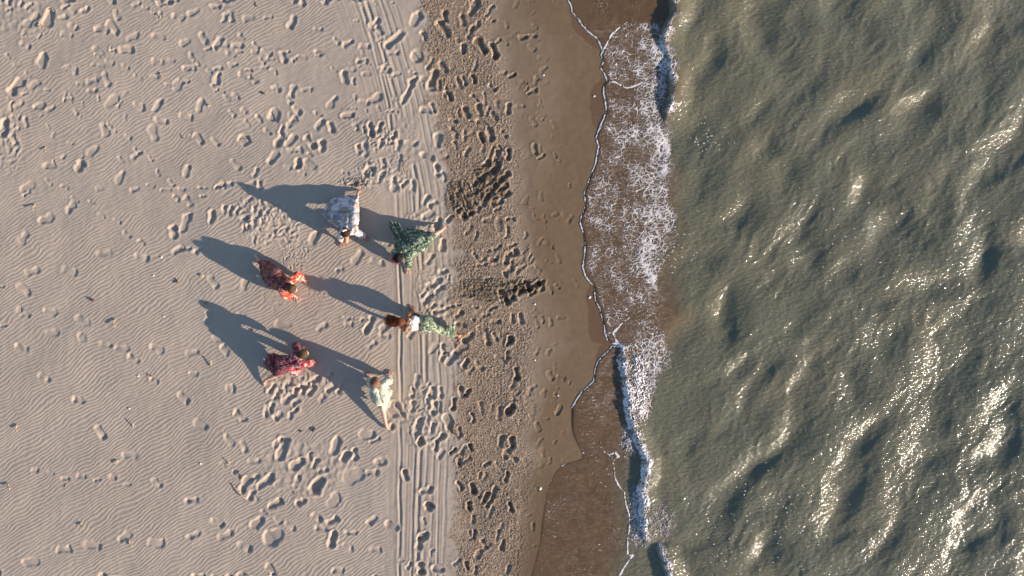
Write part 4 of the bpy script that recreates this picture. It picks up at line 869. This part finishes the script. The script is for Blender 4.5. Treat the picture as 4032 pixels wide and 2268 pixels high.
tr_sh = [(pel + S_ * .065 - F_ * .04, pel + S_ * .055 + F_ * .05, .140, .116), (pel - S_ * .065 - F_ * .04, pel - S_ * .055 + F_ * .05, .140, .116),
         (pel + S_ * .06, pel.lerp(K, .5), .125, .108), (pel - S_ * .06, pel.lerp(K, .5), .128, .108), (pel.lerp(K, .5), K, .105, .09), (K, K.lerp(A, .5), .09, .085), (K.lerp(A, .5), K.lerp(A, .92), .085, .075),
         (pel + S_ * .07, pel.lerp(KF, .5), .130, .112), (pel - S_ * .07, pel.lerp(KF, .5), .130, .112), (pel.lerp(KF, .5), KF, .105, .085), (KF, KF.lerp(AF, .7), .085, .075),
         (fl_(K.lerp(A, .55)), fl_(K.lerp(A, .55)) + Vector((.03, .16, -.02)), .07, .045), (fl_(K.lerp(A, .8), -.02), fl_(K.lerp(A, .72)) + Vector((.06, .17, -.04)), .06, .04)]
link('trousers', blob_mesh('trousers', tr_sh, .011, 2, .013, 10, 3), M4, t)
band_sh = []
c0 = pel.lerp(ch, .50); c1 = pel.lerp(ch, .68)
for q in (-1, 1): band_sh += [(c0 + S_ * q * .060, c1 + S_ * q * .072, .094, .105)]
mw = Mat('white_cotton', .8, .3); mw.color((.80, .78, .80)); mw.normal(mw.bump(mw.noise(30, 3), .006, .5))
link('bandeau_top', blob_mesh('bandeau_top', band_sh, .010, 1, .004, 14, 2), mw.m, t)
def onback(u, v, r=.104):
    p = pel.lerp(ch, u) + S_ * v; return p + U_ * (r - .35 * abs(v) ** 1.5 + (.01 if u > .9 else 0))
paths = []
for (u0, v0, u1, v1) in ((.70, .13, 1.02, -.10), (.70, -.13, 1.02, .10), (.70, .02, 1.06, .12), (.70, -.04, 1.06, -.13), (.70, .09, 1.02, -.02)):
    paths.append(([onback(u0 + (u1 - u0) * k / 8, v0 + (v1 - v0) * k / 8, .108) for k in range(9)], [.0055] * 9))
link('strap', tube_mesh('strap', paths, 5), mw.m, t)
head_hair(t, W, HR_RED, 4, length=.27, flow=(-.95, .10, -.08), n=330, vol=1.14, spread=.13, wave=.22, back=True)

# --- woman in the dark crimson dress, torso twisted over a knee painted sunlit red
lab = 'woman in dark crimson dress with mauve flowers, one sleeve raised beside her head'; J_side[lab] = 'F'
t, W, b = build(lab, dict(pelvis=(1120,1430,.46), chest=(1176,1414,.56), head=(1196,1395,.66), face=(.72,.28,-.5), up=(-.2,.1,.9),
    shR=(1194,1434,.54), shL=(1170,1393,.56), elR=(1220,1430,.32), wrR=(1228,1425,.06), elL=(1164,1362,.38), wrL=(1182,1374,.14), handR=(.95,-.2,0), handL=(.7,.4,0),
    kneeB=(1094,1474,.24), ankB=(1050,1494,.10), toeB=(1036,1512,.03), kneeF=(1163,1464,.34), ankF=(1132,1446,.07), toeF=(1150,1452,.03)), SK3, HR_BR)
M5 = print_mat('crimson_print', (.105, .006, .009), (.17, .011, .016), (.22, .10, .14), (.24, .09, .12), 16, .10)
M5b = print_mat('sunlit_crimson_print', (.30, .012, .022), (.26, .01, .02), (.62, .40, .38), (.55, .25, .25), 12, .12)  # sunlight on knee and right sleeve painted as a brighter crimson
drape_for(t, 'skirt', [(1055,1398,.12),(1062,1392,.13),(1076,1391,.14),(1096,1396,.15),(1120,1404,.22),(1136,1407,.36),(1148,1420,.5),(1146,1446,.4),(1138,1462,.28),(1124,1470,.2),(1108,1476,.17),(1090,1480,.16),(1080,1474,.13),(1066,1464,.10),(1052,1456,.09),(1045,1448,.09),(1041,1434,.09),(1043,1420,.10),(1048,1408,.12)],
      [(1142,1420,.58),(1120,1428,.56),(1098,1436,.50),(1080,1440,.38)], M5, folds=15, amp=.022, seed=4.4, power=1.9)
K = W['kneeF']; pel = W['pelvis']; A = W['ankF']
link('knee_drape', blob_mesh('knee_drape', [(pel + Vector((.08, -.04, .02)), K, .10, .088), (K, K.lerp(A, .6), .088, .07), (K, K + Vector((-.02, -.02, -.22)), .08, .07), (K + Vector((.05, .06, 0)), W['shR'] + Vector((-.05, -.02, -.05)), .08, .07)], .011, 2, .011, 10, 5), M5b, t)
lining(t, W, M5, lab, front=.3); blouse(t, W, print_mat('crimson_blouse_print', (.10, .005, .011), (.14, .008, .015), (.36, .22, .26), (.36, .20, .24), 18, .30), 11)
sleeve(t, W, 'R', M5b, .076, .068, cut=.7, puff=.01, seed=12); sleeve(t, W, 'L', M5, .074, .09, cut=.15, puff=.014, seed=13)
head_hair(t, W, HR_BR, 5, bun=(0, -.05, -.06), n=210)

# --- woman in the pale mint dress
lab = 'woman in pale mint dress with blond hair, one bare leg stretched straight back'; J_side[lab] = 'B'
t, W, b = build(lab, dict(pelvis=(1501,1566,.46), chest=(1489,1517,.56), head=(1479,1504,.63), face=(-.25,.62,-.62), up=(.05,-.3,.9),
    shR=(1514,1506,.55), shL=(1464,1523,.55), elR=(1531,1502,.33), wrR=(1525,1485,.07), elL=(1455,1508,.30), wrL=(1455,1492,.05), handR=(.55,.65,0), handL=(-.2,1,0),
    kneeB=(1508,1614,.24), ankB=(1520,1672,.10), toeB=(1527,1689,.03), kneeF=(1531,1545,.36), ankF=(1518,1556,.07), toeF=(1520,1540,.03)), SK3, HR_BL)
M6 = print_mat('mint_print', (.46, .47, .36), (.36, .38, .27), (.64, .64, .55), (.20, .23, .20), 14, .40)
drape_for(t, 'skirt', [(1466,1530,.45),(1472,1552,.36),(1477,1580,.26),(1482,1592,.20),(1492,1604,.2),(1502,1614,.22),(1512,1617,.24),(1520,1616,.23),(1520,1600,.2),(1519,1580,.22),(1530,1568,.22),(1539,1552,.22),(1538,1538,.3),(1530,1522,.42),(1512,1516,.52),(1488,1522,.56)],
      [(1492,1526,.60),(1500,1552,.58),(1504,1580,.50),(1508,1602,.38)], M6, folds=11, amp=.014, seed=5.2, power=1.6, wrinkle=.016)
blouse(t, W, M6, 14); lining(t, W, M6, lab, front=.95); sleeve(t, W, 'R', M6, .080, .072, cut=.8, puff=.014, seed=15); sleeve(t, W, 'L', M6, .07, .075, cut=.7, seed=16)
md = Mat('shaded_mint', .8); 
pts = [P(1461,1530,.42), P(1462,1552,.30), P(1468,1572,.16), P(1473,1583,.08)]
o = link('sash', blob_mesh('sash', [(pts[i], pts[i + 1], (.035, .045, .04, .03)[i], (.045, .04, .03, .02)[i]) for i in range(3)], .010, 2, .008, 14, 2), M6, t)
o.matrix_parent_inverse = Matrix.Translation(-t.location)
head_hair(t, W, HR_BL, 6, n=300, vol=1.14, back=True)
# ------------------------------------------------------------------ small things lying on the beach
def rock_mesh(name, pts, seed, scale=1.0, spl=1.0):
    bm = bmesh.new(); r = random.Random(seed)
    bmesh.ops.create_icosphere(bm, subdivisions=2, radius=1)
    for v in bm.verts: v.co *= 1 + r.uniform(-.16, .16)
    for v in bm.verts: v.co = Vector((v.co.x * pts[0], v.co.y * pts[1], v.co.z * pts[2]))
    me = bpy.data.meshes.new(name); bm.to_mesh(me); bm.free(); return me
def shell_mesh(L):
    """half of a clam shell: ribbed dome with a hinge"""
    V, Fc = [], []; nr, na = 7, 18
    for i in range(nr):
        for k in range(na):
            a = 2 * PI * k / na; r_ = i / (nr - 1)
            rad = L * .5 * r_ * (1 + .10 * math.cos(a) + .03 * math.cos(9 * a) * r_)
            V.append((rad * math.cos(a), rad * math.sin(a) * .82, L * .26 * (1 - r_ ** 2) + .002))
    for i in range(nr - 1):
        for k in range(na): Fc.append((i * na + k, i * na + (k + 1) % na, (i + 1) * na + (k + 1) % na, (i + 1) * na + k))
    me = bpy.data.meshes.new('shell'); me.from_pydata(V, [], Fc); me.update(); me.shade_smooth(); return me
def mk(name, c, c2, rough=.85):
    q = Mat(name, rough, .3); q.color(q.mix(q.step(q.noise(40, 3), .35, .65), c, c2)); q.normal(q.bump(q.noise(120, 3, vec=q.mapping((1, 1, .2))), .003, .6)); return q.m
WOOD_P = mk('bleached_wood', (.55, .43, .30), (.42, .31, .21)); WOOD_D = mk('dark_wood', (.10, .06, .04), (.17, .10, .07)); SHELL = mk('white_shell', (.78, .74, .70), (.66, .58, .52), .4); WEED = mk('red_seaweed', (.16, .03, .02), (.09, .03, .02)); STRAW = mk('straw', (.48, .38, .24), (.36, .27, .16))
def stick(px, py, deg, Lpx, mat, label, r=.011, tilt=.12, bend=.02, twig=False, name='driftwood_stick', cat='stick', group='bits of driftwood lying on the dry sand'):
    x, y = float(wx(px)), float(wy(py)); L = Lpx / 171; a = math.radians(deg); rr = random.Random(int(px * 3 + py))
    d = Vector((math.cos(a), math.sin(a), 0)); n_ = Vector((-d.y, d.x, 0)); g = ground(x, y)
    pts = [d * L * (k / 6 - .5) + n_ * bend * math.sin(k * 1.1 + rr.random() * 3) * (.5 + rr.random()) + Vector((0, 0, r * .7 + tilt * L * (k / 6))) for k in range(7)]
    paths = [(pts, [r * (.8 + .35 * rr.random()) for _ in pts])]
    o = link(name, tube_mesh(name, paths, 7), mat, label=label, category=cat, group=group); o.location = (x, y, g)
    if twig:
        tb = pts[3]; link('twig', tube_mesh('twig', [([tb, tb + n_ * .04 + d * .02 + Vector((0, 0, .02)), tb + n_ * .07 + d * .05 + Vector((0, 0, .03))], [r * .6, r * .45, r * .25])], 5), mat, o)
    return o
def shell(px, py, size, label, mat=None, rz=0, name='shell', cat='shell', group='shells scattered on the sand'):
    x, y = float(wx(px)), float(wy(py)); me = shell_mesh(size); o = link(name, me, mat or SHELL, label=label, category=cat, group=group)
    o.location = (x, y, ground(x, y)); o.rotation_euler = (0.15, .1, rz); return o
def lump(px, py, dims, mat, label, name, cat, seed, rz=0, group='small dark debris on the dry sand'):
    x, y = float(wx(px)), float(wy(py)); o = link(name, rock_mesh(name, dims, seed), mat, label=label, category=cat, group=group)
    o.location = (x, y, ground(x, y) + dims[2] * .6); o.rotation_euler = (0, 0, rz); return o
stick(137, 819, -82, 28, WOOD_P, 'pale upright splinter of driftwood at the left edge, below the two oval hollows', r=.012, tilt=.5)
stick(455, 1272, -84, 32, WOOD_P, 'straight pale driftwood stub left of the long line of round footprints', r=.014, tilt=.35)
stick(832, 1429, 70, 24, WOOD_P, 'short pale stick standing left of the woman in crimson', r=.012, tilt=.4)
stick(595, 1481, -28, 26, WOOD_P, 'short pale stick beside a white shell, below the round footprints', r=.009)
stick(68, 1684, -60, 26, WOOD_P, 'stubby pale stick on the rippled sand by the left edge, upper of the two there', r=.012, tilt=.35)
stick(37, 1914, -55, 24, WOOD_P, 'stubby brown stick with long shadow closest to the bottom of the left edge', r=.013, tilt=.4)
stick(527, 1674, 82, 22, WOOD_P, 'thin pale stick standing in rippled sand right of the single footprint pair', r=.008, tilt=.5)
stick(939, 1935, -43, 84, WOOD_P, 'longest driftwood stick, thin and jointed, left of the trampled hollows', r=.011, tilt=.06, twig=True)
stick(947, 1869, -65, 34, WOOD_D, 'dark knotted twig just above the longest driftwood stick', r=.012, tilt=.2, twig=True)
stick(905, 1820, 80, 18, WOOD_P, 'tiny upright stick between footprints above the knotted twig', r=.009, tilt=.5)
stick(326, 2068, -55, 28, WOOD_P, 'brown and white stub stick alone on the lower left ripples', r=.012, tilt=.35)
stick(516, 2138, -55, 28, WOOD_P, 'pale stick touching the lower edge of a shallow footprint near the bottom left', r=.008, tilt=.2)
stick(258, 1914, 28, 24, WOOD_P, 'thin white stick lying slanted across the lower left ripples', r=.005, tilt=.1)
stick(1168, 1945, -38, 24, WOOD_P, 'thin white stick on the rim of a hollow below the trampled sand', r=.006, tilt=.2)
stick(157, 102, -80, 28, WOOD_P, 'reddish bleached stick beside the deep hollow in the top left corner', r=.013, tilt=.2)
stick(206, 37, -75, 20, WOOD_P, 'small pale stick stuck in the top left footprint pit', r=.010, tilt=.3)
stick(636, 297, -55, 22, WOOD_P, 'fat pale stub of driftwood under two footprints in the upper left', r=.011, tilt=.3)
stick(180, 590, -70, 22, WOOD_P, 'pale stub with straight shadow left of the small upper footprints', r=.010, tilt=.4)
stick(631, 68, 50, 14, WOOD_P, 'tiny white stick at the top between small footprints', r=.008, tilt=.3)
stick(715, 537, -65, 24, WOOD_D, 'hair-thin dark twig lying on bare sand above the centre left', r=.005, tilt=.05)
stick(1010, 20, -60, 26, WOOD_D, 'dark thin twig at the top edge on fine ripples', r=.006, tilt=.1)
stick(1589, 647, -84, 76, WOOD_D, 'long dark cane lying upright beside the tyre track above the scraped sand', r=.009, tilt=.08)
stick(1573, 1214, -12, 18, WOOD_P, 'white stick in the shadow beside the auburn haired woman', r=.012, tilt=.1)
stick(695, 1108, 30, 20, WOOD_D, 'short dark stick lying left of the crawling woman in maroon', r=.013, tilt=.1)
stick(1398, 788, 20, 4, WOOD_D, 'tiny dark chip beside the lilac skirt', r=.005)
lump(371, 1184, (.026, .042, .04), WOOD_D, 'dark knobbly lump of driftwood casting a long shadow on the ripples', 'driftwood_lump', 'driftwood', 3, .5)
lump(455, 1817, (.07, .045, .022), WOOD_P, 'flat yellowish chunk of bark on the lower left ripples', 'bark_chunk', 'bark', 4, .2)
lump(794, 1085, (.04, .055, .018), WOOD_P, 'splintered flat piece of bark left of the shadow of the woman in maroon', 'bark_chunk', 'bark', 5, .9)
lump(1038, 368, (.05, .03, .02), WOOD_D, 'reddish brown chip of wood above the big round hollow', 'driftwood_lump', 'driftwood', 6, -.4)
lump(822, 415, (.04, .028, .018), WOOD_P, 'pinkish pebble-like chip at the toe of a deep footprint', 'wood_chip', 'chip', 7, .3)
lump(810, 1193, (.03, .03, .03), WOOD_D, 'small dark knob at the tip of the shadow cast by the woman in crimson', 'driftwood_lump', 'driftwood', 8)
lump(995, 1301, (.028, .03, .022), WOOD_D, 'small dark knob inside the shadow above the woman in crimson', 'driftwood_lump', 'driftwood', 9)
lump(1236, 1692, (.06, .03, .02), WOOD_D, 'clump of dark and white shell bits right of the ring of footprints', 'shell_clump', 'debris', 10, .8)
lump(1185, 1698, (.035, .02, .015), WOOD_D, 'reddish scrap left of the dark and white shell clump', 'wood_chip', 'chip', 11, .4)
lump(2182, 980, (.012, .04, .006), WEED, 'red scrap of seaweed on the smooth damp sand', 'seaweed_scrap', 'seaweed', 12, .3, group='scraps on the damp sand')
lump(2179, 970, (.010, .018, .006), WEED, 'tiny red seaweed fleck just above the larger red scrap', 'seaweed_scrap', 'seaweed', 13, -.4, group='scraps on the damp sand')
shell(2340, 377, .055, 'cream shell on the dark soaked sand beside the upper swash foam')
shell(2322, 1171, .075, 'elongated pale shell at the edge of the dark soaked patch in the middle', rz=.6)
shell(2105, 1198, .055, 'white shell on damp sand right of the dug dark pit')
shell(2127, 1924, .09, 'largest white shell, lying in a hole on the damp sand near the lower swash', rz=1)
shell(2140, 296, .05, 'small white shell right of the scuffed print on the upper damp sand')
shell(2106, 1418, .045, 'small white shell at the edge of the grit band below the dug pit')
shell(2197, 1558, .045, 'small pale shell on smooth damp sand left of the lower swash tongue')
shell(545, 1481, .06, 'white oval shell left of the short pale stick', rz=.4)
shell(790, 1825, .06, 'white shell with a dark centre on rippled sand left of the knotted twig')
shell(610, 257 + 1508 - 1508, .045, 'white shell among the upper footprints') if False else None
shell(635, 1013, .06, 'white shell below the curved scrape left of the maroon dress shadow')
shell(604, 1085, .045, 'white shell left of the splintered bark')
shell(645, 1246, .045, 'white shell left of the shadow tip above the woman in crimson')
shell(508, 1609, .05, 'white shell on ripples above the thin standing stick')
shell(1330, 1012 - 120, .04, 'tiny white shell in the shadow beside the lilac skirt')
# countless flecks of broken shell and sand grains, one object
V, Fc = [], []
def fleck(x, y, s, h):
    g = ground(x, y) if -12.3 < x < 1.9 and abs(y) < 6.9 else 0
    b_ = len(V); a = rs.uniform(0, 6.28)
    for k in range(4):
        V.append((x + s * math.cos(a + k * PI / 2) * (1, .6)[k % 2], y + s * math.sin(a + k * PI / 2) * (1, .6)[k % 2], g + .001 + h * rs.rand()))
    V.append((x, y, g + h * 1.6)); Fc.extend([(b_, b_ + 1, b_ + 4), (b_ + 1, b_ + 2, b_ + 4), (b_ + 2, b_ + 3, b_ + 4), (b_ + 3, b_, b_ + 4)])
rs = np.random.RandomState(5)
for i in range(2600):
    x, y = rs.uniform(-11.9, -3.0), rs.uniform(-6.8, 6.8)
    if N[5](np.array([x * .5]), np.array([y * .5]))[0] + rs.rand() * .9 - .25 < .2: continue
    fleck(x, y, rs.uniform(.004, .011) * (1.5 if rs.rand() < .05 else 1), .004)
for i in range(260): fleck(rs.uniform(-3.0, 2.0), rs.uniform(-6.8, 6.8), rs.uniform(.004, .009), .003)
me = bpy.data.meshes.new('shell_flecks'); me.from_pydata(V, [], Fc); me.update()
link('shell_flecks', me, SHELL, kind='stuff', label='tiny white flecks of broken shell strewn over the dry sand', category='shell bits')
V, Fc = [], []
for i in range(900):
    x, y = rs.uniform(-11.9, -2.2), rs.uniform(-6.8, 6.8); fleck(x, y, rs.uniform(.003, .009), .005)
me = bpy.data.meshes.new('dark_flecks'); me.from_pydata(V, [], Fc); me.update()
link('wood_flecks', me, WOOD_D, kind='stuff', label='tiny dark crumbs of wood strewn over the dry sand', category='wood bits')
V, Fc = [], []
for i in range(16000):
    py = rs.uniform(-60, 2330); px = np.interp(py, [0, 240, 560, 940, 1400, 2268], [1800, 1835, 1890, 1910, 1950, 1935]) + rs.normal(0, 80)
    fleck((px - 2016) / 171, -(py - 1134) / 171, rs.uniform(.005, .012), .005)
me = bpy.data.meshes.new('grit'); me.from_pydata(V, [], Fc); me.update()
q = Mat('grit_crumbs', .85, .3); gg = q.n('ShaderNodeSeparateColor'); q.lk(q.vor(70, out='Color'), gg.inputs[0])
cc = q.mix(q.step(gg.outputs[0], .3, .8), (.36, .27, .19), (.22, .165, .13)); cc = q.mix(q.step(gg.outputs[1], .8, .84), cc, (.15, .09, .11)); cc = q.mix(q.step(gg.outputs[2], .88, .91), cc, (.62, .55, .45)); cc = q.mix(q.step(gg.outputs[0], .03, .01), cc, (.12, .14, .05)); q.color(cc)
link('coarse_grit', me, q.m, kind='stuff', label='coarse shelly grit crumbs in a band along the damp sand', category='grit')

V, Fc = [], []
def sfleck(x, y, s_):
    z = float(sea_z(np.array([x]), np.array([y]))[0]); b_ = len(V); a = rs.uniform(0, 6.28); k_ = 6
    for k in range(k_):
        r_ = s_ * rs.uniform(.5, 1.2); V.append((x + r_ * math.cos(a + k * 2 * PI / k_), y + r_ * .6 * math.sin(a + k * 2 * PI / k_), z + .004))
    V.append((x, y, z + .009)); Fc.extend([(b_ + k, b_ + (k + 1) % k_, b_ + k_) for k in range(k_)])
for i in range(1500):
    x, y = rs.uniform(3.6, 11.7), rs.uniform(-6.7, 6.7)
    if N[6](np.array([x * .7]), np.array([y * .7]))[0] + rs.rand() * .8 < .45: continue
    sfleck(x, y, rs.uniform(.006, .016))
for cx, cy, n_, sp in ((3040, 2080, 70, .55), (2900, 2190, 50, .4), (2790, 540, 30, .25), (3330, 960, 40, .5), (2960, 1960, 40, .5), (2650, 1000, 50, .3)):
    for i in range(n_): sfleck(float(wx(cx)) + rs.normal(0, sp), float(wy(cy)) + rs.normal(0, sp), rs.uniform(.010, .032))
me = bpy.data.meshes.new('foam_flecks'); me.from_pydata(V, [], Fc); me.update()
fm = Mat('fleck_foam', .6, .3); fm.color((.62, .60, .54))
link('foam_flecks', me, fm.m, kind='stuff', label='small pale flecks of foam drifting on the open green water', category='foam flecks')
